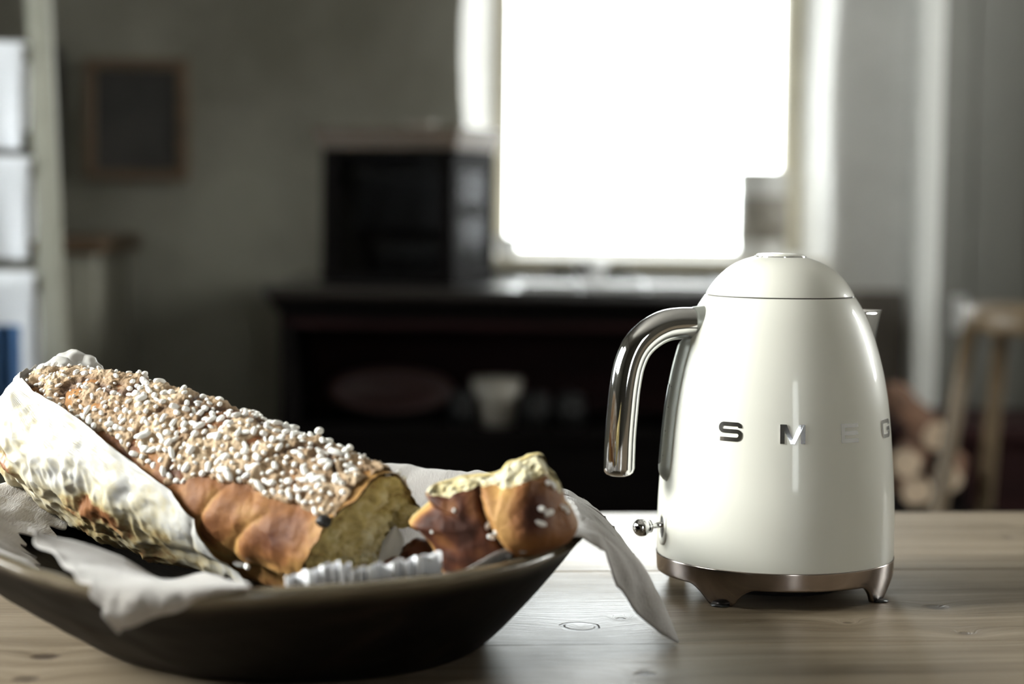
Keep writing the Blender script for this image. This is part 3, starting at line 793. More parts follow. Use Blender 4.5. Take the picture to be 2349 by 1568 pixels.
lt4 = np.array([.06, .05, lt1[2]]); lf4 = np.array([-lf1[0] * .8, lf2[1], 0])
for a1_, a2_ in ((lt1, lf1), (lt2, lf2), (lt3, lf3), (lt4, lf4)):
    a1_ = np.array(a1_); a2_ = np.array(a2_); a2_[2] = 0.0
    pts_ = [a1_ + (a2_ - a1_) * t_ for t_ in np.linspace(-.02, 1, 8)]
    tube('leg', pts_, np.interp(np.linspace(0, 1, 8), [0, .5, 1], [.013, .017, .012]), M['beech'], ST, 16)
ms_ = .35
tube('stretcher', [lt1 + (lf1 - lt1) * .72, lt3 + (lf3 - lt3) * .72], .009, M['beech'], ST, 12, up=(0, 0, 1))
tube('stretcher', [lt2 + (lf2 - lt2) * .72, lt4 + (lf4 - lt4) * .72], .009, M['beech'], ST, 12, up=(0, 0, 1))
sw0 = at_y(2197, 720, 4.40)
sw = empty('wall_switch', (sw0[0], 4.40, sw0[2])); tag(sw, 'small white switch plate on the grey boarded wall by the stool', 'switch')
box_obj('plate', (-.018, .018, -.012, .001, -.04, .04), M['white_ceramic'], sw, .003)
box_obj('rocker', (-.008, .008, -.017, -.010, -.016, .016), M['white_ceramic'], sw, .002)

# ================================================================== TABLE
YAW = 0.095
tb0 = at_z(1776, 1173, TABLE_Z)
TB = empty('dining_table', (tb0[0], tb0[1], 0), YAW)
tag(TB, 'scrubbed pine table with wide worn planks carrying the kettle and bowl', 'table')
def tlocal(p):
    d = np.array(p) - np.array([tb0[0], tb0[1], 0]); c_, s_ = math.cos(-YAW), math.sin(-YAW)
    return np.array([d[0] * c_ - d[1] * s_, d[0] * s_ + d[1] * c_, d[2]])
knots = []
for (px, py, r0, st, rg) in ((2148, 1392, .010, .75, 0), (1331, 1436, .0105, 1.0, 1), (105, 1505, .010, .9, 0), (60, 1556, .009, .7, 0),
                             (1408, 1314, .003, .6, 0), (1424, 1418, .0035, .9, 0), (2310, 1232, .007, .5, 0), (1480, 1545, .007, .7, 0), (1945, 1428, .004, .5, 0), (2215, 1452, .005, .5, 0)):
    q = tlocal(at_z(px, py, TABLE_Z)); knots.append((q[0], q[1], r0, st, rg))
M['table'] = mat_table(knots)
l1 = tlocal(at_z(2100, 1306, TABLE_Z))[1]; l2 = tlocal(at_z(1900, 1472, TABLE_Z))[1]
edges = [0.0, l1, l2, l2 - .245, l2 - .5, l2 - .74]
for i in range(5):
    ya, yb = edges[i + 1], edges[i]
    bm = bmesh.new(); g = .00018
    box(bm, -1.35, 1.05, ya + g, yb - g, TABLE_Z - .03, TABLE_Z, .004 if i == 0 else .0004, 3)
    bm_obj('plank', bm, M['table'], TB)
box_obj('apron', (-1.25, .95, -.09, -.065, TABLE_Z - .13, TABLE_Z - .03), M['table'], TB)
box_obj('apron', (-1.25, .95, edges[-1] + .065, edges[-1] + .09, TABLE_Z - .13, TABLE_Z - .03), M['table'], TB)
for x_ in (-1.22, .88):
    for y_ in (-.13, edges[-1] + .06):
        box_obj('leg', (x_, x_ + .07, y_, y_ + .07, 0, TABLE_Z - .03), M['table'], TB, .006)

# ================================================================== KETTLE
kc = at_y(1776, 1266, 1.378)
KX, KY, KB = kc[0], kc[1], 0.0251           # axis and height of the body's lower seam over the table
K = empty('kettle', (KX, KY, TABLE_Z)); tag(K, 'cream retro electric kettle with chrome handle and letters on the table', 'kettle')
prof_body = [(.0832, .000), (.0834, .004), (.0834, .014), (.0832, .032), (.0824, .050), (.0809, .071), (.0792, .091), (.0770, .110), (.0735, .129), (.0696, .144), (.0655, .1565), (.0608, .168), (.0565, .1762), (.0524, .1824)]
pb = spline(prof_body, 90)
def body_r(h): return float(np.interp(h, pb[:, 1], pb[:, 0]))
full = [(0, .001), (.081, .0005)] + [tuple(p) for p in pb] + [(.0515, .1826), (.0505, .1815), (0, .1815)]
lathe('body', [(r, h + KB) for r, h in full], M['enamel'], K, 160)
lathe('lid_seam', [(.0498, .1812 + KB), (.0507, .1818 + KB), (.0507, .1836 + KB), (.0498, .184 + KB)], M['seam'], K, 120)
dome = spline([(.0518, .1834), (.0495, .1875), (.0456, .1930), (.0405, .1984), (.0347, .2030), (.0270, .2071), (.0189, .2097), (.0172, .2100)], 50)
lathe('lid', [(0, .1832 + KB), (.0508, .1832 + KB)] + [(r, h + KB) for r, h in dome] + [(0, .2102 + KB)], M['enamel'], K, 140)
lathe('lid_button', [(.0178, .2096 + KB), (.0180, .2102 + KB), (.0176, .2106 + KB)], M['chrome'], K, 80)
lathe('lid_cap', [(.0170, .2100 + KB), (.0172, .2109 + KB), (.0160, .2118 + KB), (.010, .2124 + KB), (0, .2125 + KB)], M['enamel'], K, 80)
# chrome ring with four feet
FEET = [math.radians(a_) for a_ in (-124, -34, 56, 146)]
na = 360
cols_o, rows_n = [], 9
ring_h = .0122
V = np.zeros((na, 2 * rows_n + 4, 3))
for i in range(na):
    a_ = 2 * math.pi * i / na
    dmin = min(abs((a_ - f_ + math.pi) % (2 * math.pi) - math.pi) for f_ in FEET) * .0832   # metres along the ring
    # flat foot .020 wide, flaring into the ring through a round fillet
    if dmin < .0092: hb = KB - .0004
    elif dmin < .0265:
        t_ = (dmin - .0092) / (.0265 - .0092); hb = ring_h + (KB - .0004 - ring_h) * (1 - t_) ** 1.9
    else: hb = ring_h
    hb = min(hb, KB - .0004)
    def rr(h):   # outer radius by depth below seam
        s = h / ring_h
        return .0839 - .0006 * s - (.0016 * max(0, s - .75) ** 1.5)
    k_ = 0
    V[i, 0] = (.0822, a_, KB + .0002); V[i, 1] = (.0838, a_, KB + .0001)
    for j in range(rows_n):
        h = .0006 + (hb - .0006) * j / (rows_n - 1)
        V[i, 2 + j] = (rr(h), a_, KB - h)
    for j in range(rows_n):
        h = hb - (hb - .0006) * j / (rows_n - 1)
        V[i, 2 + rows_n + j] = (rr(h) - .0034, a_, KB - h)
    V[i, 2 + 2 * rows_n] = (.0802, a_, KB + .0002); V[i, 3 + 2 * rows_n] = (.0810, a_, KB + .0002)
W = np.stack([V[..., 0] * np.cos(V[..., 1]), V[..., 0] * np.sin(V[..., 1]), V[..., 2]], -1)
grid_obj('base_ring', W, M['chrome_base'], K, cu=True, cv=True)
lathe('seam_line', [(.0822, KB - .0004), (.0831, KB + .0000), (.0829, KB + .0006), (.082, KB + .0008)], M['seam'], K, 140)
# swivel power base under it
pbase = lathe('power_base', [(0, .004), (.052, .004), (.056, .006), (.057, .010), (.055, KB - .004), (0, KB - .004)], M['black_plastic'], K, 96)
for f_ in FEET:
    lathe('foot_pad', [(0, 0), (.006, 0), (.007, .0008), (0, .0011)], M['black_plastic'], K, 20, loc=(.0802 * math.cos(f_), .0802 * math.sin(f_), 0))

AZ = math.radians(195.1)
hd = np.array([math.cos(AZ), math.sin(AZ), 0.0]); hs = np.array([-math.sin(AZ), math.cos(AZ), 0.0])
KO = np.array([KX, KY, TABLE_Z])
def hp(px, py):     # point of the handle plane seen at a pixel, in kettle coordinates
    return at_plane(px, py, KO, hs) - KO
hl = [hp(*p) for p in ((1628, 742), (1600, 740), (1560, 740), (1525, 746), (1490, 765), (1461, 795), (1443, 835), (1433, 885), (1427, 940), (1422, 1000), (1420, 1045), (1419, 1074))]
hpath = spline(hl, 90)
rads = np.full(90, .0105); 
tip = hpath[-1]; td = hpath[-1] - hpath[-2]; td /= np.linalg.norm(td)
ext = [tip + td * s for s in (.0022, .0040, .0050, .0054)]
hfull = np.vstack([hpath, ext]); rfull = np.concatenate([rads, [.0101, .0085, .0058, .0012]])
H_ = tube('handle', hfull, rfull, M['chrome'], K, 40, up=tuple(hs))
# inner grip strip let into the chrome
Tn = np.gradient(hpath, axis=0); Tn /= np.linalg.norm(Tn, axis=1)[:, None]
inn = np.cross(hs, Tn); 
if np.dot(inn[45], -hd) < 0: inn = -inn
gp = hpath[8:] + inn[8:] * .0058
gext = np.vstack([gp, [gp[-1] + td * .003, gp[-1] + td * .0042]])
tube('grip_strip', gext, np.concatenate([np.full(len(gp), .0056), [.0045, .002]]), M['grey_satin'], H_, 24, up=tuple(hs))
gl = hpath[8:] + inn[8:] * .0030
for sgn in (-1, 1):
    tube('groove', gl + hs * sgn * .0098, .00055, M['seam'], H_, 8, up=tuple(hs))
# collar where the handle meets the body
col = [hp(1588, 739), hp(1600, 739), hp(1612, 739), hp(1626, 741), hp(1650, 748)]
tube('handle_collar', spline(col, 16), np.interp(np.linspace(0, 1, 16), [0, .1, .5, 1], [.0106, .0111, .0117, .0135]), M['grey_satin'], K, 36, up=tuple(hs))

# water gauge running down the handle side
def gauge_line(h0, h1, off, n=40):
    hs_ = np.linspace(h0, h1, n)
    return np.array([hd * (body_r(h) + off) + np.array([0, 0, h + KB]) for h in hs_])
h_hi, h_lo = hp(1600, 778)[2] - KB, hp(1532, 1104)[2] - KB
G = gauge_line(h_hi, h_lo, -.0015, 60)
rg = np.full(60, .0082); rg[:5] = [.004, .006, .0072, .0079, .0082]; rg[-7:] = [.0081, .0079, .0075, .0068, .0057, .0042, .0015]
gz = tube('water_gauge', G, rg, M['grey_satin'], K, 32, up=tuple(hs), squash=(1, .62))
G2 = gauge_line(hp(1570, 862)[2] - KB, hp(1532, 1086)[2] - KB, .0012, 50)
rg2 = np.full(50, .0058); rg2[:5] = [.001, .003, .0045, .0052, .0056]; rg2[-6:] = [.0056, .0052, .0046, .0038, .0026, .0008]
tube('gauge_window', G2, rg2, M['gauge'], gz, 24, up=tuple(hs), squash=(1, .6))
for i, py in enumerate((895, 942, 996, 1052)):
    hh = hp(1548, py)[2] - KB
    c_ = hd * (body_r(hh) + .0048) + np.array([0, 0, hh + KB])
    bm = bmesh.new()
    for dz in (0.0, .003):
        for v_ in range(1):
            box(bm, -.0030, .0030, -.0004, .0004, dz - .0004, dz + .0004)
    m4 = Matrix.Rotation(AZ + math.pi / 2, 4, 'Z'); m4.translation = Vector(c_)
    bmesh.ops.transform(bm, matrix=m4, verts=bm.verts)
    bm_obj('gauge_mark', bm, M['black_plastic'], gz)

# switch lever in its slot
hsw = hp(1521, 1206)[2] - KB
def surf(az, h, off=0.0):
    return np.array([math.cos(az) * (body_r(h) + off), math.sin(az) * (body_r(h) + off), h + KB])
def patch_disc(name, az, hc, wa, wh, off, mat, parent, inner=None, thick=.0008, pw=2.6):
    n = 64; th = np.linspace(0, 2 * np.pi, n, endpoint=False)
    rows = []
    ss = ((inner or 0.0, off + thick), (1.0, off + thick), (1.03, off - .0006))
    if inner: ss = ((inner * .97, off - .0006),) + ss
    for s, of in ss:
        row = []
        for t_ in th:
            cx = math.copysign(abs(math.cos(t_)) ** (2 / pw), math.cos(t_)) * wa * s; cz = math.copysign(abs(math.sin(t_)) ** (2 / pw), math.sin(t_)) * wh * s
            row.append(surf(az + cx / .083, hc + cz, of))
        rows.append(row)
    return grid_obj(name, np.array(rows), mat, parent, cv=True)
AZS = AZ - math.radians(2)
plate = patch_disc('switch_bezel', AZS, hsw - .001, .0078, .0125, 0, M['enamel'], K, inner=.62, thick=.0009)
patch_disc('slot', AZS, hsw - .001, .0046, .0100, 0, M['black_plastic'], K, thick=.0003)
s0 = surf(AZS, hsw + .0008, -.002)
ball = hp(1472, 1209)
lev = tube('lever', [s0, s0 * .5 + ball * .5, ball], .0021, M['chrome'], K, 16, up=(0, 0, 1))
bm = bmesh.new(); bmesh.ops.create_uvsphere(bm, u_segments=32, v_segments=20, radius=.0063)
bmesh.ops.translate(bm, vec=Vector(ball), verts=bm.verts)
bm_obj('knob', bm, M['chrome'], lev, True)
dl = s0 - ball; dl /= np.linalg.norm(dl)
tube('knob_collar', [ball + dl * .0048, ball + dl * .0068], .0044, M['chrome'], lev, 20, up=(0, 0, 1))

# spout
AS = AZ - math.pi
sd = np.array([math.cos(AS), math.sin(AS), 0]); st_ = np.array([-math.sin(AS), math.cos(AS), 0])
ztop = at_plane(2010, 711, KO, st_)[2] - KO[2] - KB
utip = np.dot(at_plane(2023, 712, KO, st_) - KO, sd)
rows = []
for k_, s in enumerate(np.linspace(0, 1, 16)):      # s=0 top rim, 1 bottom point on the body
    h = ztop - s * .040
    uo = utip - (utip - body_r(ztop - .040) - .000) * (1 - (1 - s) ** 1.6) 
    ub = body_r(h) - .004
    half = .021 * (1 - s) ** .55 + .0005
    row = []
    for q in np.linspace(-1, 1, 21):
        u_ = uo - (uo - ub) * abs(q) ** 1.25
        row.append(sd * u_ + st_ * q * half + np.array([0, 0, h + KB]))
    rows.append(row)
so = grid_obj('spout', np.array(rows), M['chrome'], K)
sm = so.modifiers.new('thick', 'SOLIDIFY'); sm.thickness = .0011; sm.offset = -1

# raised chrome letters round the body
def stroke(pts, w, closed=False):
    P = np.array(pts, float); n = len(P)
    T = np.gradient(P, axis=0); T /= np.linalg.norm(T, axis=1)[:, None]
    # mitre
    Nn = np.stack([-T[:, 1], T[:, 0]], -1)
    return P + Nn * w / 2, P - Nn * w / 2
def dens(pts, step=.6):
    out = [np.array(pts[0], float)]
    for a1_, b1_ in zip(pts[:-1], pts[1:]):
        a1_, b1_ = np.array(a1_, float), np.array(b1_, float); k_ = max(1, int(np.linalg.norm(b1_ - a1_) / step))
        for i_ in range(1, k_ + 1): out.append(a1_ + (b1_ - a1_) * i_ / k_)
    return out
def arc(cx, cy, r, a0, a1, n=6):
    return [(cx + r * math.cos(math.radians(a0 + (a1 - a0) * i / n)), cy + r * math.sin(math.radians(a0 + (a1 - a0) * i / n))) for i in range(n + 1)]
w_s = 2.7
Sp = [(15.7, 9.2)] + arc(13.5, 9.3, 2.2, 0, 90) + arc(3.6, 9.3, 2.2, 90, 180) + arc(3.6, 9.0, 2.2, 180, 270)[1:] + arc(13.5, 4.2, 2.6, 90, 0)[0:] + arc(13.5, 3.9, 2.5, 0, -90)[1:] + [(1.4, 1.4)]
Sp = [(x, y) for x, y in Sp]
Gp = [(15.7, 8.9)] + arc(13.5, 9.2, 2.2, 0, 90) + arc(3.6, 9.2, 2.2, 90, 180) + arc(3.6, 3.6, 2.2, 180, 270) + arc(13.5, 3.6, 2.2, 270, 360) + [(15.7, 6.3)]
LET = {
    'S': ([Sp], []),
    'M': ([], [[(0, 0), (3, 0), (3, 12.8), (0, 12.8)], [(13.8, 0), (16.8, 0), (16.8, 12.8), (13.8, 12.8)],
               [(0.6, 12.8), (4.3, 12.8), (9.6, 0), (7.2, 0)], [(12.5, 12.8), (16.2, 12.8), (9.6, 0), (7.2, 0)]]),
    'E': ([], [[(0, 0), (3, 0), (3, 12.8), (0, 12.8)], [(2, 0), (14.6, 0), (14.6, 2.7), (2, 2.7)], [(2, 5.1), (14.2, 5.1), (14.2, 7.7), (2, 7.7)], [(2, 10.1), (14.6, 10.1), (14.6, 12.8), (2, 12.8)]]),
    'G': ([Gp, [(9.5, 6.3), (16.9, 6.3)]], []),
}
def map_pt(x, y, az0, hb, off):
    h = hb + y * .001
    az = az0 + x * .001 / body_r(h)
    return surf(az, h, off)
hbase = hp(1421, 1000)[2] * 0 + 0
zlet = at_y(1813, 1017, KY - .078)[2] - TABLE_Z - KB
for ch, azd, wd in (('S', -23.4, 17.1), ('M', 7.5, 16.8), ('E', 37.9, 14.6), ('G', 70.0, 17.1)):
    azc = math.radians(262.4 + azd)
    VV, FF = [], []
    strokes, polys = LET[ch]
    def addstrip(Lf, Rt):
        o_ = len(VV); n_ = len(Lf)
        for a1_, b1_ in zip(Lf, Rt):
            for (x, y), of in (((a1_[0], a1_[1]), .0005), ((b1_[0], b1_[1]), .0005), ((a1_[0], a1_[1]), -.0004), ((b1_[0], b1_[1]), -.0004)):
                VV.append(map_pt(x - wd / 2, y, azc, zlet, of))
        for i_ in range(n_ - 1):
            a2, b2 = o_ + 4 * i_, o_ + 4 * (i_ + 1)
            FF.extend([(a2, a2 + 1, b2 + 1, b2), (a2, b2, b2 + 2, a2 + 2), (a2 + 1, a2 + 3, b2 + 3, b2 + 1)])
        FF.append((o_, o_ + 2, o_ + 3, o_ + 1)); e_ = o_ + 4 * (n_ - 1); FF.append((e_, e_ + 1, e_ + 3, e_ + 2))
    for s_ in strokes:
        Lf, Rt = stroke(dens(s_), w_s); addstrip(Lf, Rt)
    for q in polys:
        q = np.array(q, float)
        # strip across the quad's long direction
        horiz = (abs(q[1][0] - q[0][0]) > abs(q[3][1] - q[0][1]))
        n_ = 12
        if horiz:
            Lf = [q[0] + (q[1] - q[0]) * i_ / n_ for i_ in range(n_ + 1)]; Rt = [q[3] + (q[2] - q[3]) * i_ / n_ for i_ in range(n_ + 1)]
        else:
            Lf = [q[0] + (q[3] - q[0]) * i_ / n_ for i_ in range(n_ + 1)]; Rt = [q[1] + (q[2] - q[1]) * i_ / n_ for i_ in range(n_ + 1)]
        addstrip(Lf, Rt)
    lo_ = mesh_obj('letter', VV, FF, M['letter'], K, False)
    lo_['label'] = 'raised chrome letter %s' % ch
    bm = bmesh.new(); bm.from_mesh(lo_.data); bmesh.ops.recalc_face_normals(bm, faces=bm.faces); bm.to_mesh(lo_.data); bm.free()

# ================================================================== WOODEN BOWL
BC = np.array([-.162, 1.20]); BR = .208
def rim_solve(px, py, near):
    r = ray(px, py); k_ = r[0] / r[1]
    # |(kY, Y) - BC| = BR
    A_ = k_ * k_ + 1; B_ = -2 * (k_ * BC[0] + BC[1]); C_ = BC @ BC - BR * BR
    D_ = max(B_ * B_ - 4 * A_ * C_, 0)
    Y = (-B_ - math.sqrt(D_)) / (2 * A_) if near else (-B_ + math.sqrt(D_)) / (2 * A_)
    p = CAMP + r * (Y / r[1])
    return math.degrees(math.atan2(p[1] - BC[1], p[0] - BC[0])) % 360, p[2] - TABLE_Z
tab = [rim_solve(px, py, True) for px, py in ((0, 1262), (60, 1297), (130, 1332), (260, 1366), (430, 1362), (600, 1352), (800, 1340), (1000, 1328), (1100, 1310), (1200, 1284), (1290, 1258))]
tab += [rim_solve(px, py, False) for px, py in ((60, 1128), (820, 1075), (1000, 1083), (1150, 1100))]
tab += [(180, tab[0][1]), (355, tab[10][1] + .001)]
tab.sort()
print('RIM', [(round(a_), round(h_, 4)) for a_, h_ in tab])
_ta = np.array([a_ for a_, _ in tab]); _th = np.array([h_ for _, h_ in tab])
def rim_h(deg):
    d = np.asarray(deg) % 360
    s = 0
    for k_ in (-12, -8, -4, 0, 4, 8, 12):
        s = s + np.interp((d + k_) % 360, _ta, _th, period=360)
    return s / 7
def rim_R(deg):
    a_ = np.radians(np.asarray(deg, float))
    return BR + .0025 * np.sin(3 * a_ + 1) + .0015 * np.sin(7 * a_)
BASE_C = np.array([-.130, 1.196]); BASE_R = .112
def bowl_pt(deg, w, z_low, inset_low, inset_top, drop=0.0, pw=1.2):
    a_ = np.radians(deg); c_ = BASE_C * (1 - w) + BC * w
    r = (BASE_R - inset_low) * (1 - w) + (rim_R(deg) - inset_top) * w
    z = z_low + (rim_h(deg) - drop - z_low) * w ** pw
    return np.stack([c_[0] + np.cos(a_) * r, c_[1] + np.sin(a_) * r, TABLE_Z + z], -1)
BO = empty('wooden_bowl', (BASE_C[0], BASE_C[1], TABLE_Z)); tag(BO, 'large dark hand-carved wooden bowl holding the loaf on the table', 'bowl')
na = 240
degs = np.arange(na) * 360 / na
prof = []
rimw = []
V = []
for d in degs:
    col_ = []; rw = []
    # outside: base centre -> base edge -> rim
    col_.append(np.array([BASE_C[0], BASE_C[1], TABLE_Z + .0])); rw.append(0)
    for w in np.linspace(0, .97, 22):
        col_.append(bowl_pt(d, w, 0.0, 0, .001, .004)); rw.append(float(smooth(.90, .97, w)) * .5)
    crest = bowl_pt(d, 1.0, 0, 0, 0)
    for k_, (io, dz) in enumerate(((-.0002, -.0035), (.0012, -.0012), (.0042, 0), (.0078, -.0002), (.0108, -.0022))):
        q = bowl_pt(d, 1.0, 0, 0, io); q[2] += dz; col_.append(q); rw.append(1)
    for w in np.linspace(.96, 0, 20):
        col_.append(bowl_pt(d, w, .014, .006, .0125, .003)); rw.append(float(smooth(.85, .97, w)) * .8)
    col_.append(np.array([BASE_C[0], BASE_C[1], TABLE_Z + .013])); rw.append(0)
    V.append(col_); rimw.append(rw)
V = np.array(V)
V += (fbm(V, 22, 3, 4) * .0012)[..., None] * np.array([1, 1, .6])
V[:, 0, :] = (BASE_C[0], BASE_C[1], TABLE_Z); V[..., 2] = np.maximum(V[..., 2], TABLE_Z)
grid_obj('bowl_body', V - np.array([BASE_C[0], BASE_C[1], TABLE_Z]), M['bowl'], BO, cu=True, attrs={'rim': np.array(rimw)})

# ================================================================== LINEN NAPKIN
def cat_rows(rows, nu, nv):
    """rows of 3-D control points -> smooth surface"""
    R_ = np.array([spline(r, nu) for r in rows])
    return np.array([spline(R_[:, i], nv) for i in range(nu)])
def P3(px, py, Y): return at_y(px, py, Y)
ctl = [(-48, 'in', .86), (-40, 'in', .93), (-33, 'in', 1.0), (-25, 'px', (1262, 1238, 1.095)), (-17, 'px', (1340, 1240, 1.125)), (-11, 'px', (1393, 1262, 1.135)),
       (-8, 'px', (1412, 1340, 1.15)), (-4, 'px', (1468, 1412, 1.17)), (0, 'px', (1556, 1477, 1.2)), (3, 'px', (1553, 1466, 1.21)), (8, 'px', (1512, 1388, 1.23)),
       (14, 'px', (1468, 1300, 1.25)), (20, 'px', (1430, 1236, 1.27)), (27, 'px', (1388, 1186, 1.29)), (35, 'px', (1340, 1150, 1.31)), (44, 'px', (1300, 1180, 1.345))]
cdeg = np.array([c_[0] for c_ in ctl], float)
def crest_pt(d, lift=.0035):
    q = bowl_pt(d, 1.0, 0, 0, .005); q[2] += lift; return q
cpts = []
for d, k_, v in ctl:
    if k_ == 'in':
        q = bowl_pt(d, min(v, 1), .016, .006, .012, .001); q[2] += .003; cpts.append(q)
    else:
        q = P3(*v)
        if q[2] < TABLE_Z + .0016: q = at_z(v[0], v[1], TABLE_Z + .0016)
        cpts.append(q)
cpts = np.array(cpts)
nth, nin, nout = 420, 46, 34
DD = np.linspace(-180, 180, nth, endpoint=False)
V = np.zeros((nth, nin + nout, 3))
def wrink(p, amp=1.0):
    return (fbm(p, 26, 3, 9) * .0022 + np.abs(noise3(p, 48, 3)) * .002) * amp
for i, d in enumerate(DD):
    dd = d
    # how far inside it reaches, and what it does beyond the rim
    wend = 1.0
    if -180 <= dd < -48 or dd > 172:
        wend = float(np.interp(dd % 360, [172, 185, 215, 262, 300, 312], [.97, .93, .90, .60, .60, .86]))
    elif dd < -33:
        wend = float(np.interp(dd, [-48, -33], [.86, 1.0]))
    # cut back under the loaf's front: the dark bare bowl stands in for shadow
    v0 = float(np.interp(dd % 360, [82, 100, 165, 185, 300, 322], [0, .72, .72, .66, .66, 0])) * (1 + .05 * math.sin(dd * .3) + .03 * math.sin(dd * .9))
    for j in range(nin):
        s = v0 + (1 - v0) * j / (nin - 1)
        w = s * wend
        if s < .25:
            c_ = np.array([*BASE_C, TABLE_Z + .017]); q1 = bowl_pt(dd, 0, .016, .01, .012)
            q = c_ + (q1 - c_) * (s / .25)
        else:
            w = (s - .25) / .75 * wend
            q = bowl_pt(dd, w, .0165, .010, .0155, -.001); q[2] += .0015
            if wend >= 1.0 and w > .9:
                f_ = (w - .9) / .1
                q = q * (1 - f_) + crest_pt(dd) * f_
        V[i, j] = q
    last = V[i, nin - 1].copy()
    if -33 <= dd <= 44:
        tgt = np.array([np.interp(dd, cdeg, cpts[:, a2]) for a2 in range(3)])
        outv = np.array([math.cos(math.radians(dd)), math.sin(math.radians(dd)), 0])
        L_ = np.linalg.norm(tgt - last)
        for j in range(nout):
            t_ = (j + 1) / nout
            q = last * (1 - t_) + tgt * t_
            kb = float(np.interp(dd, [-5, 6], [1, .18])); q = q + outv * (math.sin(t_ * math.pi) * L_ * .12 * kb) + np.array([0, 0, math.sin(t_ * math.pi) * L_ * (.05 + .08 * kb)])
            V[i, nin + j] = q
    elif 44 < dd <= 172:
        a_ = math.radians(dd); outv = np.array([math.cos(a_), math.sin(a_), 0])
        hang = float(np.interp(dd, [44, 60, 150, 172], [.012, .035, .03, .002])); ov = float(np.interp(dd, [44, 52, 160, 172], [1, 1, 1, 0.2]))
        for j in range(nout):
            t_ = (j + 1) / nout
            ang = min(t_ * 3, 1) * math.pi / 2
            q = last + outv * math.sin(ang) * .0095 * ov + np.array([0, 0, (math.cos(ang) - 1) * .004])
            if t_ > 1 / 3:
                q = q + np.array([0, 0, -1]) * hang * (t_ - 1 / 3) * 1.5 + outv * .002
            V[i, nin + j] = q
    else:
        for j in range(nout):
            V[i, nin + j] = last + (last - V[i, nin - 2]) * .002 * (j + 1)
# wrinkles; lift of loose folds at the left side
inside = np.linspace(0, 1, nin + nout)[None, :] * np.ones((nth, 1))
wr = wrink(V, 1.0)
fold = np.maximum(0, np.sin(np.radians(DD)[:, None] * 13 + 3 * noise3(V, 8, 2))) * .003 * smooth(.2, .5, inside)
V[..., 2] += np.maximum(wr, -.0006) + fold * .7
V[..., 0] += noise3(V, 35, 12) * .0012; V[..., 1] += noise3(V, 35, 14) * .0012
# edge ruffle of the hanging corner: long pleats that run towards the tip
dr_ = (DD >= -33) & (DD <= 44)
pl = (np.sin(DD * .62) + .5 * np.sin(DD * 1.7 + 1))[:, None] * .0028 * smooth(nin, nin + 10, np.arange(nin + nout))[None, :]
V[dr_, :, 1] += pl[dr_]
V[..., 2] = np.maximum(V[..., 2], TABLE_Z + .0012)
NV = V.reshape(-1, 3); NF = grid_faces(nth, nin + nout, cu=True)
# second corner of the same napkin, folded over the front-left rim
rows = [
    [P3(66, 1216, 1.075), P3(170, 1240, 1.08), P3(270, 1272, 1.085), P3(372, 1325, 1.08), P3(470, 1312, 1.07)],
    [P3(108, 1262, 1.055), P3(200, 1285, 1.055), P3(290, 1308, 1.05), P3(390, 1332, 1.045), P3(520, 1330, 1.04)],
    [P3(165, 1308, 1.01), P3(240, 1318, 1.01), P3(330, 1326, 1.005), P3(430, 1332, 1.00), P3(560, 1332, .998)],
    [P3(200, 1342, .985), P3(270, 1350, .982), P3(350, 1350, .98), P3(450, 1346, .980), P3(575, 1341, .985)],
    [P3(240, 1402, .978), P3(295, 1400, .975), P3(365, 1385, .974), P3(455, 1362, .975), P3(560, 1346, .982)],
    [P3(266, 1456, .985), P3(312, 1430, .980), P3(395, 1405, .978), P3(462, 1374, .977), P3(548, 1350, .982)],
]
S2 = cat_rows(rows, 90, 70)     # (90, 70, 3)
uu = np.linspace(0, 1, 90)[:, None]; vv = np.linspace(0, 1, 70)[None, :]
S2[..., 1] -= (fbm(S2, 38, 3, 21) * .0030 * smooth(.35, .6, vv))
S2[..., 2] += fbm(S2, 30, 2, 23) * .0012
edge = (1 - smooth(0, .10, uu))
S2[..., 0] += edge * .0018 * np.sin(vv * 26 + 2 * np.sin(vv * 9)) ; S2[..., 2] += edge * .0012 * np.sin(vv * 31 + 1)
S2[..., 2] += (1 - smooth(0, .05, 1 - vv)) * .0008 * np.sin(uu * 19)
o2 = len(NV)
NV = np.vstack([NV, S2.reshape(-1, 3)]); NF = NF + grid_faces(90, 70, off=o2)
NC = np.array([BC[0], BC[1], TABLE_Z])
nap = mesh_obj('linen_napkin', NV - NC, NF, M['cloth']); nap.location = NC
sm = nap.modifiers.new('thick', 'SOLIDIFY'); sm.thickness = .0011; sm.offset = 1
tag(nap, 'grey linen napkin lining the wooden bowl, corner trailing onto the table', 'napkin')

# ================================================================== LOAF
LA = at_y(62, 968, 1.335); LB = at_y(812, 1232, 1.155)     # centres of the left end and the torn end
LB = LB + np.array([0, 0, 0.0])
LM = (LA + LB) / 2 + np.array([0, 0, .004])
Lroot = (LA + LB) / 2
LO = empty('sweet_loaf', tuple(Lroot)); tag(LO, 'long torn sweet loaf crusted with white pearl sugar in the wooden bowl', 'bread')
ax = LB - LA; LL = np.linalg.norm(ax); ax /= LL
side = np.cross(ax, [0, 0, 1]); side /= np.linalg.norm(side)     # towards camera side?
if side[1] > 0: side = -side
upv = np.cross(side, ax); 
if upv[2] < 0: upv = -upv
def half_w(t): return np.interp(t, [0, .05, .15, .35, .6, .8, 1.0], [.031, .037, .043, .047, .046, .044, .041])
def half_h(t): return np.interp(t, [0, .05, .15, .35, .6, .8, 1.0], [.031, .037, .042, .048, .048, .045, .042])
def axis_pt(t):
    t = np.asarray(t)[..., None]
    return LA * (1 - t) + LB * t + np.array([0, 0, 1]) * (4 * t * (1 - t) * .001)
def endcap(t):      # rounding of the left end (t<0.09)
    return np.sqrt(np.clip(1 - (1 - np.clip((t + .035) / .125, 0, 1)) ** 2, 0.0, 1))
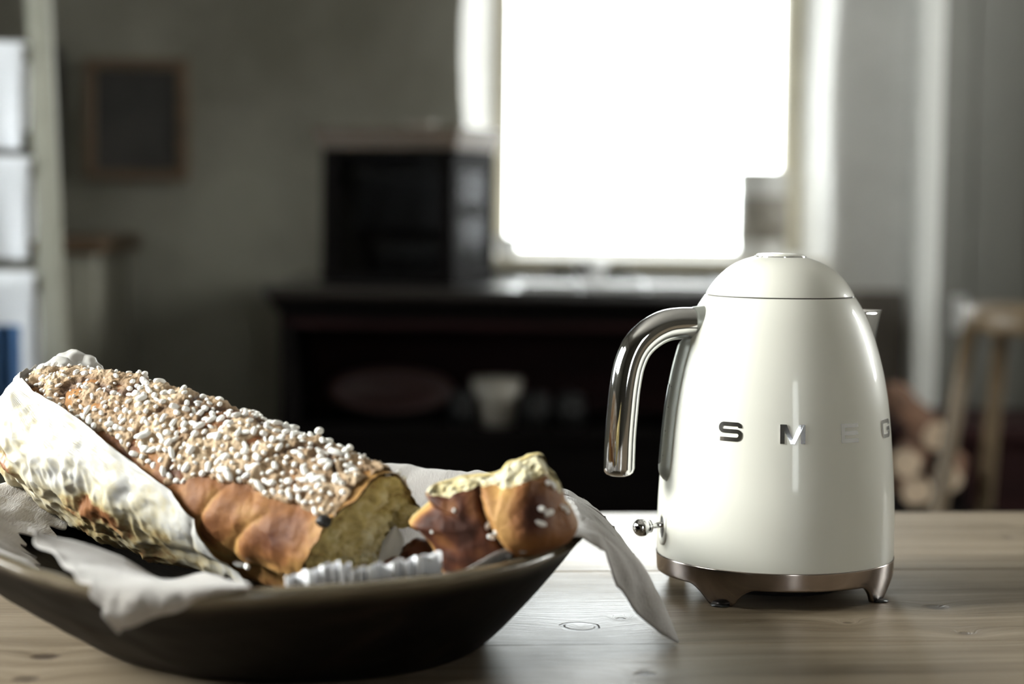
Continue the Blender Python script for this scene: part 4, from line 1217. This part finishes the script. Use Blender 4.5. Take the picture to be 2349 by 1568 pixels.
def loaf_surf(t, ph, off=0.0):
    """ph: 0 = up, +pi/2 = towards the camera"""
    t = np.asarray(t, float); ph = np.asarray(ph, float)
    c_, s_ = np.cos(ph), np.sin(ph)
    e = endcap(t)
    w_, h_ = half_w(t) * e + off, half_h(t) * e + off
    sq = 1.0 + .05 * np.cos(4 * ph)
    # braid lobes on the flanks, stronger to the torn end
    fl = np.exp(-((np.abs(ph) - 1.75) / .55) ** 2)
    lob = np.abs(np.sin(np.pi * (t * 7.0 + .75 * (ph - 1.6) - .15 + .35 * np.sin(t * 17) + .12 * np.sin(t * 41 + ph * 5))))
    bulge = (lob ** .7 - .55) * .0040 * fl * (.15 + .85 * smooth(.45, .8, t))
    lobes2 = np.exp(-((ph - 2.45) / .16) ** 2) * -.0035 * smooth(.4, .8, t)
    w_ = w_ * sq + (bulge + lobes2) ; h_ = h_ * sq + (bulge + lobes2)
    return axis_pt(t) + side * (s_ * w_)[..., None] + upv * (c_ * h_)[..., None], lob * fl
def icing_edge(t):  # lower (camera-side) edge angle of the sugared crust
    p = np.stack([t * 9, t * 0, t * 0], -1)
    return np.interp(t, [0, .26, .38, .51, .61, .70, .78, 1.0], [.92, .96, 1.02, 1.18, 1.42, 1.22, 1.08, 1.06]) + .09 * noise3(p, 1.6, 3) + .07 * noise3(p, 3.1, 5) + .04 * noise3(p, 9, 6)
nt_, nph = 330, 200
T_, PH_ = np.meshgrid(np.linspace(-.034, 1.0, nt_), np.linspace(-np.pi, np.pi, nph, endpoint=False), indexing='ij')
# torn end: irregular cut
tear = 1.015 + (.03 * noise3(np.stack([np.cos(PH_) * 1.3, np.sin(PH_) * 1.3, PH_ * 0], -1), 1.5, 8) + .006 * noise3(np.stack([np.cos(PH_) * 1.3, np.sin(PH_) * 1.3, PH_ * 0], -1), 4, 3)) + .055 * np.cos(PH_)
Tt = np.where(T_ > .8, .8 + (T_ - .8) / .2 * (tear - .8), T_)
V, lobv = loaf_surf(Tt, PH_)
rad_dir = side * np.sin(PH_)[..., None] + upv * np.cos(PH_)[..., None]
V = V + rad_dir * (fbm(V, 40, 4, 31) * .0020)[..., None]
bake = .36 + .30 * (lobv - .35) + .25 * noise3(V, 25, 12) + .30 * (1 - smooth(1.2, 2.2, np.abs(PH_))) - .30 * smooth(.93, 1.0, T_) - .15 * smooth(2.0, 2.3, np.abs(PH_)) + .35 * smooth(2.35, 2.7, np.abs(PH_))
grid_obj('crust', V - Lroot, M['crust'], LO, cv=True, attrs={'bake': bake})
# torn crumb face
ns = 46
S_, PC = np.meshgrid(np.linspace(0, 1, ns), np.linspace(-np.pi, np.pi, nph, endpoint=False), indexing='ij')
tearc = tear[0][None, :]
Vr, _ = loaf_surf(np.broadcast_to(tearc, S_.shape), PC, -.0012)
cen = axis_pt(np.array(1.015)) 
Vc = cen + (Vr - cen) * S_[..., None]
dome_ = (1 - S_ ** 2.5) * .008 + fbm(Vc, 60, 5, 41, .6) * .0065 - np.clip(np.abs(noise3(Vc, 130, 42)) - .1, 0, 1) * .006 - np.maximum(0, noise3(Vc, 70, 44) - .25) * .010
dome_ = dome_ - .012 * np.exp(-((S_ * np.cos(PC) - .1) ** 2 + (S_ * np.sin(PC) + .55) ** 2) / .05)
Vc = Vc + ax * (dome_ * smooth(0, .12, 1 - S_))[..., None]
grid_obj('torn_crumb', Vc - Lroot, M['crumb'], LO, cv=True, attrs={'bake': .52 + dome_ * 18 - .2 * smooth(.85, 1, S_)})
# dark raisin hole beside the tear
rp, _ = loaf_surf(np.array([1.028]), np.array([1.16]), .0008)
bm = bmesh.new(); bmesh.ops.create_icosphere(bm, subdivisions=3, radius=.0048)
for v in bm.verts:
    v.co *= 1 + .18 * float(noise3(np.array([v.co[:]]), 300)[0]); v.co.z *= .8
    v.co += Vector(rp[0] - Lroot)
bm_obj('raisin', bm, M['raisin'], LO, True)

# sugared crust: a rough shell over the top
nt2, np2 = 520, 230
ti = np.linspace(.012, 1.045, nt2)
S_ = np.linspace(0, 1, np2)
edge_f = icing_edge(ti); edge_b = -1.55 + .1 * noise3(np.stack([ti * 7, ti * 0, ti * 0], -1), 1.0, 9)
PHI = edge_b[:, None] + (edge_f - edge_b)[:, None] * S_[None, :]
TI = ti[:, None] + 0 * PHI
TI = TI + .012 * noise3(np.stack([PHI * 4, PHI * 0, PHI * 0], -1), 1.0, 15) * smooth(.94, 1.04, TI)
Vb, _ = loaf_surf(TI, PHI, 0.0)
rd = side * np.sin(PHI)[..., None] + upv * np.cos(PHI)[..., None]
ed = np.minimum(np.minimum(S_[None, :] / .05, (1 - S_[None, :]) / .035), np.minimum((TI - .012) / .02, (1.06 - TI) / .015))
ed = np.clip(ed, 0, 1)
lift_edge = np.sqrt(ed)
n1 = fbm(Vb, 55, 5, 51, .62); n2 = np.abs(noise3(Vb, 120, 52)); n3 = noise3(Vb, 16, 53)
flake = np.maximum(0, noise3(Vb, 34, 54)) ** 1.2
disp = -.0012 + lift_edge * (.0042 + n1 * .0028 - n2 * .0030 + flake * .0050 + n3 * .0014)
# cracks between flakes
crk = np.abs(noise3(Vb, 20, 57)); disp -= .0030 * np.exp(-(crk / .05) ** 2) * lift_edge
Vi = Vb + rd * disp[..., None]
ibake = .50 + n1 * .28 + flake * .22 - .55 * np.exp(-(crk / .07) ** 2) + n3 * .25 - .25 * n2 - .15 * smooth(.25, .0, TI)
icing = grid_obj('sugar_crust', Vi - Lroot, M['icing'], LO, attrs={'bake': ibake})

# pearl-sugar nibs: six shared meshes, the 290 best seen as parts, the rest as one
nib_meshes = []
for k_ in range(7):
    bm = bmesh.new(); bmesh.ops.create_icosphere(bm, subdivisions=2, radius=1.0)
    ln_ = (1.0, 1.4, 1.8, 1.25, 1.6, 1.15, 2.0)[k_]
    for v in bm.verts:
        # rounded rod
        d = v.co.copy()
        f_ = 1 + .13 * float(noise3(np.array([d[:]]), 1.6, k_)[0])
        v.co = Vector((math.copysign(abs(d.x) ** .8, d.x) * ln_, d.y * .88, d.z * .8)) * f_
    me = bpy.data.meshes.new('sugar_nib'); bm.to_mesh(me); bm.free()
    me.polygons.foreach_set('use_smooth', [True] * len(me.polygons)); me.materials.append(M['nib'])
    nib_meshes.append(me)
def nib_frame(ii, jj, Vg, nd):
    return Vg[ii, jj], nd[ii, jj]
cand = []
tries = 0
grid_n = {}
while len(cand) < 600 and tries < 30000:
    tries += 1
    ii = int(RNG.integers(6, nt2 - 6)); jj = int(RNG.integers(4, np2 - 3))
    p = Vi[ii, jj]; ph = PHI[ii, jj]
    # a bald strip of crust along the ridge, sugar thick on the camera flank and in clusters
    dens_ = .16 + .75 * smooth(.15, .75, ph) + .9 * noise3(p[None], 26, 61)[0] + .25 * smooth(.45, .8, ti[ii]) - .3 * smooth(-.2, -.9, ph)
    if ti[ii] < .3: dens_ -= .15
    if RNG.random() > dens_: continue
    key = tuple(np.floor(p / .0042).astype(int))
    if any(np.linalg.norm(p - q[0]) < .0046 for dx in (-1, 0, 1) for dy in (-1, 0, 1) for dz in (-1, 0, 1) for q in grid_n.get((key[0] + dx, key[1] + dy, key[2] + dz), ())):
        continue
    rec = (p, rd[ii, jj], ph, ti[ii]); grid_n.setdefault(key, []).append(rec); cand.append(rec)
def nib_mat(p, n, sc):
    n = n / np.linalg.norm(n)
    t1 = np.cross(n, RNG.normal(size=3)); t1 /= np.linalg.norm(t1); tilt = RNG.normal() * .35
    x = t1 * math.cos(tilt) + n * math.sin(tilt); x /= np.linalg.norm(x)
    y = np.cross(n, x); y /= np.linalg.norm(y); z = np.cross(x, y)
    m4 = Matrix(((x[0], y[0], z[0]), (x[1], y[1], z[1]), (x[2], y[2], z[2]))).to_4x4()
    m4 = m4 @ Matrix.Diagonal((sc, sc, sc, 1)); q = p + n * sc * .45
    m4.translation = Vector(q); return m4
cand.sort(key=lambda r: -((1.0 if -.15 < r[2] < 1.5 else 0) * 2 + r[3]))
rest_v, rest_f = [], []
for i, (p, n, ph, tt) in enumerate(cand):
    sc = .00175 * float(np.clip(1 + RNG.normal() * .28, .55, 1.6)) * (1.0 if tt > .35 else .78)
    me = nib_meshes[int(RNG.integers(0, 7))]
    m4 = nib_mat(p - Lroot, n, sc)
    if i < 290:
        o = bpy.data.objects.new('sugar_nib', me); link(o, LO); o.matrix_local = m4
    else:
        b_ = len(rest_v)
        for v in me.vertices: rest_v.append(tuple(m4 @ v.co))
        for f_ in me.polygons: rest_f.append(tuple(b_ + k_ for k_ in f_.vertices))
o = mesh_obj('sugar_nibs', rest_v, rest_f, M['nib'], LO); o['kind'] = 'stuff'
# two nibs that slid down the flank
for tt, ph in ((.83, 2.25), (.80, 2.32)):
    p, _ = loaf_surf(np.array([tt]), np.array([ph]), .001)
    o = bpy.data.objects.new('sugar_nib', nib_meshes[2]); link(o, LO)
    o.matrix_local = nib_mat(p[0] - Lroot, side * math.sin(ph) + upv * math.cos(ph), .0026)

# baking paper round the left end and the near flank
npt, npp = 300, 260
PHp = np.linspace(-2.6, 3.7, npp)
t_edge = np.interp(PHp, [-2.6, -1.0, -.3, .2, .60, .80, .94, 1.06, 1.20, 1.33, 1.43, 1.62, 1.90, 2.6, 3.7],
                        [.0, .0, .01, .03, .06, .15, .28, .385, .48, .57, .66, .72, .76, .80, .81])
t_edge = t_edge + .010 * noise3(np.stack([PHp * 5, PHp * 0, PHp * 0], -1), 1.0, 71)
TT = np.linspace(0, 1, npt)[:, None] * (t_edge + .0345)[None, :] - .0345
PP = PHp[None, :] + 0 * TT
Vp, _ = loaf_surf(TT, PP, .0012)
rdp = side * np.sin(PP)[..., None] + upv * np.cos(PP)[..., None] 
capd = (1 - smooth(-.03, .05, TT))
nrm = rdp * (1 - capd * .75)[..., None] - ax * (capd * .9)[..., None]
def crumple(p, seed):
    a_ = 1 - 2.6 * np.abs(noise3(p, 30, seed)); b_ = 1 - 2.2 * np.abs(noise3(p + noise3(p, 30, seed + 5)[..., None] * .01, 62, seed + 1)); c_ = 1 - 2 * np.abs(noise3(p, 120, seed + 2))
    return a_ * .5 + b_ * .40 + c_ * .18
cr = crumple(Vp, 73)
calm = smooth(.0, .10, (t_edge[None, :] - TT))           # edge flap smoother near the right
flat_zone = smooth(.48, .62, TT)
amp = (.0098 * (1 - .78 * flat_zone)) * (.75 + .5 * capd)
flap = smooth(.07, .0, t_edge[None, :] - TT)
Vp = Vp + nrm * ((.0015 + amp * (cr * .9 + .15)) + flap * .0028)[..., None]
# top tuft at the left end
tuft = np.exp(-((PP + .15) / .5) ** 2) * smooth(.03, .10, TT)
Vp = Vp + upv * (tuft * .0)[..., None]
soak = .10 + .16 * noise3(Vp, 24, 77) + .24 * smooth(1.7, 2.3, PP) - .20 * flap - .10 * capd + .10 * (cr < -.05) + .55 * np.exp(-((TT - .42) / .07) ** 2 - ((PP - 2.0) / .18) ** 2) + .5 * np.exp(-((TT - .12) / .04) ** 2 - ((PP - 1.95) / .14) ** 2)
pap = grid_obj('baking_paper', Vp - Lroot, M['paper'], None, attrs={'soak': soak})
pap.location = Lroot
sm = pap.modifiers.new('thick', 'SOLIDIFY'); sm.thickness = .0003
tag(pap, 'crinkled white baking paper wrapped round the left end of the loaf', 'paper')

# the gathered end of the paper standing up behind the crust
wad = []
for (px, py, Y, r_) in ((96, 868, 1.318, .0052), (118, 852, 1.322, .0060), (142, 842, 1.325, .0068), (168, 834, 1.33, .0078), (192, 838, 1.33, .0070), (212, 843, 1.33, .0050)):
    p = at_y(px, py + 4, Y)
    bm = bmesh.new(); bmesh.ops.create_icosphere(bm, subdivisions=4, radius=r_)
    q = np.array([v.co[:] for v in bm.verts]); q[:, 0] *= 1.25; q[:, 1] *= .8
    q = q * (1 + .55 * crumple(q * 1.6 + p, 91))[:, None] + p - Lroot
    wad.append((q, [tuple(v.index for v in f.verts) for f in bm.faces])); bm.free()
wv, wf_ = [], []
for q, f in wad:
    b_ = len(wv); wv.extend(q.tolist()); wf_.extend([tuple(b_ + i_ for i_ in t_) for t_ in f])
mesh_obj('gathered_end', wv, wf_, M['paper'], pap, True, {'soak': np.full(len(wv), -.12)})

# ================================================================== TORN PIECE
PY = 1.12
outline = [(938, 1196), (962, 1172), (985, 1150), (976, 1130), (1000, 1112), (1050, 1100), (1100, 1094), (1146, 1086), (1166, 1064), (1200, 1055), (1220, 1044), (1246, 1045), (1258, 1072), (1276, 1092),
           (1292, 1122), (1298, 1146), (1318, 1176), (1326, 1208), (1304, 1238), (1250, 1262), (1190, 1290), (1130, 1316), (1078, 1330), (1030, 1322), (1004, 1292), (990, 1250), (962, 1216)]
ol = spline(outline, 260, closed=True)
cpx = np.array([1130., 1190.])
ns = 70
rows_f, rows_b, bk_f, bk_b = [], [], [], []
TP0 = at_y(1130, 1260, PY)
SS = np.linspace(0, 1, ns)
pts2 = cpx + (ol[None] - cpx) * SS[:, None, None]                  # (ns,260,2)
X2, Y2 = pts2[..., 0], pts2[..., 1]
# crease between baked base (left) and flank lobe (right)
crease_x = np.interp(Y2, [1090, 1150, 1190, 1245, 1320], [1098, 1112, 1130, 1168, 1215])
dcr = (X2 - crease_x)
prof_s = np.sqrt(np.clip(1 - SS[:, None] ** 2.4, 0, 1))
lift = .030 * prof_s
left = dcr < 0
lift = lift + np.where(left, -.006 + .008 * np.exp(-(dcr / 40) ** 2) * 0, .010 * np.exp(-((X2 - 1215) / 60) ** 2 - ((Y2 - 1170) / 70) ** 2)) * prof_s
lift = lift - .008 * np.exp(-(dcr / 9) ** 2) * prof_s
top_c = smooth(1108, 1090, Y2 + (X2 - 1130) * .22 + 7 * noise3(np.stack([X2 / 30, Y2 / 30, X2 * 0], -1)) )
top_c = np.maximum(top_c, smooth(.955, .985, SS[:, None] + 0 * X2) * (Y2 < 1120))
lift = lift - .004 * top_c * prof_s
lm = .8 + .2 * np.abs(prof_s)
def to3(px, py, Yv):
    r = R3 @ np.stack([(px - 1174.5) / FPX, -(py - 784.0) / FPX, -np.ones_like(px)], 0).reshape(3, -1)
    r = r.reshape((3,) + px.shape); q = r / r[1] * Yv
    return np.moveaxis(q, 0, -1) + CAMP
Yf = PY - lift; Yb_ = PY + .030 * prof_s * 1.0 + .006
base2 = to3(X2, Y2, PY + 0 * X2)
dirc = np.array([0, 1.0, 0.12])
Vf = base2 - dirc * lift[..., None]
Vf = Vf + (fbm(Vf, 70, 5, 91, .6) * .0006 * (1 + 6 * top_c) + noise3(Vf, 260, 99) * .0013 * top_c * smooth(0, .08, 1 - SS[:, None] + .02))[..., None] * np.array([.3, -1, .5])
wr_l = np.abs(noise3(Vf, 70, 95)) * np.where(left, 1, 0)
Vf[..., 1] += wr_l * .0012
Vb2 = base2 + dirc * (.034 * prof_s)[..., None]
Vb2 = Vb2 + (fbm(Vb2, 70, 3, 97) * .003 * (1 - SS[:, None] ** 6))[..., None]
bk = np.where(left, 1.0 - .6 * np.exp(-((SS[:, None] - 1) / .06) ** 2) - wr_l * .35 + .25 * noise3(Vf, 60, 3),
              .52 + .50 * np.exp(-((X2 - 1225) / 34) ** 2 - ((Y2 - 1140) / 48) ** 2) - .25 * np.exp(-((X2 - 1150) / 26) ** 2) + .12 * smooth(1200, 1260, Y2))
TPR = empty('bread_piece', tuple(TP0)); tag(TPR, 'torn-off chunk of browned sweet bread leaning on the bowl rim', 'bread')
VV = np.vstack([Vf.reshape(-1, 3), Vb2.reshape(-1, 3)]) - TP0
FFc = grid_faces(ns, 260, cv=True); FFb = [tuple(reversed(f_)) for f_ in grid_faces(ns, 260, cv=True, off=ns * 260)]
allb = np.concatenate([bk.ravel(), np.full(ns * 260, .3)])
# crust skin of the chunk (front where not crumb) and its crumb as two parts
tcf = top_c.ravel() > .5
front_cr = [f_ for f_ in FFc if sum(tcf[i_] for i_ in f_) < 2]
front_cm = [f_ for f_ in FFc if sum(tcf[i_] for i_ in f_) >= 2]
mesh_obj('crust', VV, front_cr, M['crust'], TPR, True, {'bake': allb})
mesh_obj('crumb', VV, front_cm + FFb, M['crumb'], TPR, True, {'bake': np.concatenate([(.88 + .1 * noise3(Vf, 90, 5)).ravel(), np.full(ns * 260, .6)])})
for (px, py, sc) in ((1118, 1183, .0020), (1137, 1190, .0020), (1128, 1205, .0021), (1152, 1222, .0024), (1165, 1240, .0022), (1168, 1255, .0020), (1240, 1136, .0024), (1258, 1150, .0026), (1238, 1164, .0022), (1256, 1092, .0022), (1300, 1160, .0018),
                     (1044, 1148, .0012), (992, 1200, .0011), (1290, 1150, .002), (1270, 1100, .002)):
    k_ = np.argmin((X2.ravel() - px) ** 2 + (Y2.ravel() - py) ** 2)
    p = Vf.reshape(-1, 3)[k_]
    o = bpy.data.objects.new('sugar_nib', nib_meshes[int(RNG.integers(0, 7))]); link(o, TPR)
    o.matrix_local = nib_mat(p - TP0, np.array([.1, -1, .3]), sc * .85)

# crumbs and brown morsels between loaf and chunk
def morsel(px, py, Y, r, label, mat, bake_):
    p = at_y(px, py, Y)
    bm = bmesh.new(); bmesh.ops.create_icosphere(bm, subdivisions=4, radius=r)
    V_ = np.array([v.co[:] for v in bm.verts]); dn = fbm(V_ + p, 60, 4, px) * .35
    for v, d in zip(bm.verts, dn): v.co *= 1 + d; v.co.z *= .7
    me = bpy.data.meshes.new('bread_morsel'); bm.to_mesh(me); bm.free()
    me.polygons.foreach_set('use_smooth', [True] * len(me.polygons)); me.materials.append(mat)
    at_ = me.attributes.new('bake', 'FLOAT', 'POINT'); at_.data.foreach_set('value', np.full(len(me.vertices), bake_, dtype=np.float32))
    o = bpy.data.objects.new('bread_morsel', me); link(o); o.location = p
    tag(o, label, 'bread', 'broken bits between loaf and chunk'); return o
morsel(972, 1272, 1.15, .013, 'dark brown broken bit of loaf below the torn gap', M['crust'], .85)
morsel(915, 1312, 1.13, .012, 'brown crust morsel low between loaf and chunk', M['crust'], .8)
morsel(925, 1178, 1.165, .011, 'small yellow strand of crumb joining loaf and chunk', M['crumb'], .6)

# scrap of baking paper in the gap
rows = [[P3(862, 1300, 1.14), P3(890, 1300, 1.14), P3(940, 1300, 1.145)], [P3(872, 1250, 1.15), P3(898, 1246, 1.15), P3(925, 1255, 1.155)], [P3(878, 1238, 1.155), P3(905, 1205, 1.155), P3(912, 1222, 1.155)]]
S3 = cat_rows(rows, 30, 30); S3 = S3 + (crumple(S3, 5) * .0015)[..., None]
c3 = S3.mean((0, 1)); o = grid_obj('paper_scrap', S3 - c3, M['paper'], None, attrs={'soak': np.full((30, 30), -.05)}); o.location = c3
sm = o.modifiers.new('thick', 'SOLIDIFY'); sm.thickness = .0004
tag(o, 'pointed scrap of white paper standing between loaf and chunk', 'paper')

# pleated paper case along the front rim
n_p = 420
ug = np.linspace(0, 1, n_p)
path_px = spline([(648, 1338), (700, 1322), (748, 1308), (784, 1303), (810, 1316), (850, 1312), (905, 1302), (960, 1288), (1018, 1276)], n_p)
rowsp = []
for k_, vz in enumerate(np.linspace(0, 1, 10)):
    Yb = np.interp(ug, [0, .5, 1], [1.035, 1.03, 1.06])
    top = to3(path_px[:, 0], path_px[:, 1], Yb)
    bot = top + np.array([0, .010, -.026])
    q = top * (1 - vz) + bot * vz
    ph_ = (ug * 12 + .25 * np.sin(ug * 23)) % 1; saw = 1.35 * np.where(ph_ < .78, 1 - 2 * ph_ / .78, -1 + 2 * (ph_ - .78) / .22)
    q[:, 1] += saw * .0042 * (1 - .3 * vz); q[:, 0] += saw * .0008; q[:, 2] += .003
    q[:, 2] += .001 * np.sin(ug * 60) * (1 - vz)
    rowsp.append(q)
Vq = np.array(rowsp); c4 = Vq.mean((0, 1))
o = grid_obj('pleated_paper_case', Vq - c4, M['pleat_paper']); o.location = c4
sm = o.modifiers.new('thick', 'SOLIDIFY'); sm.thickness = .0005
tag(o, 'white pleated paper case standing along the front rim of the bowl', 'paper')
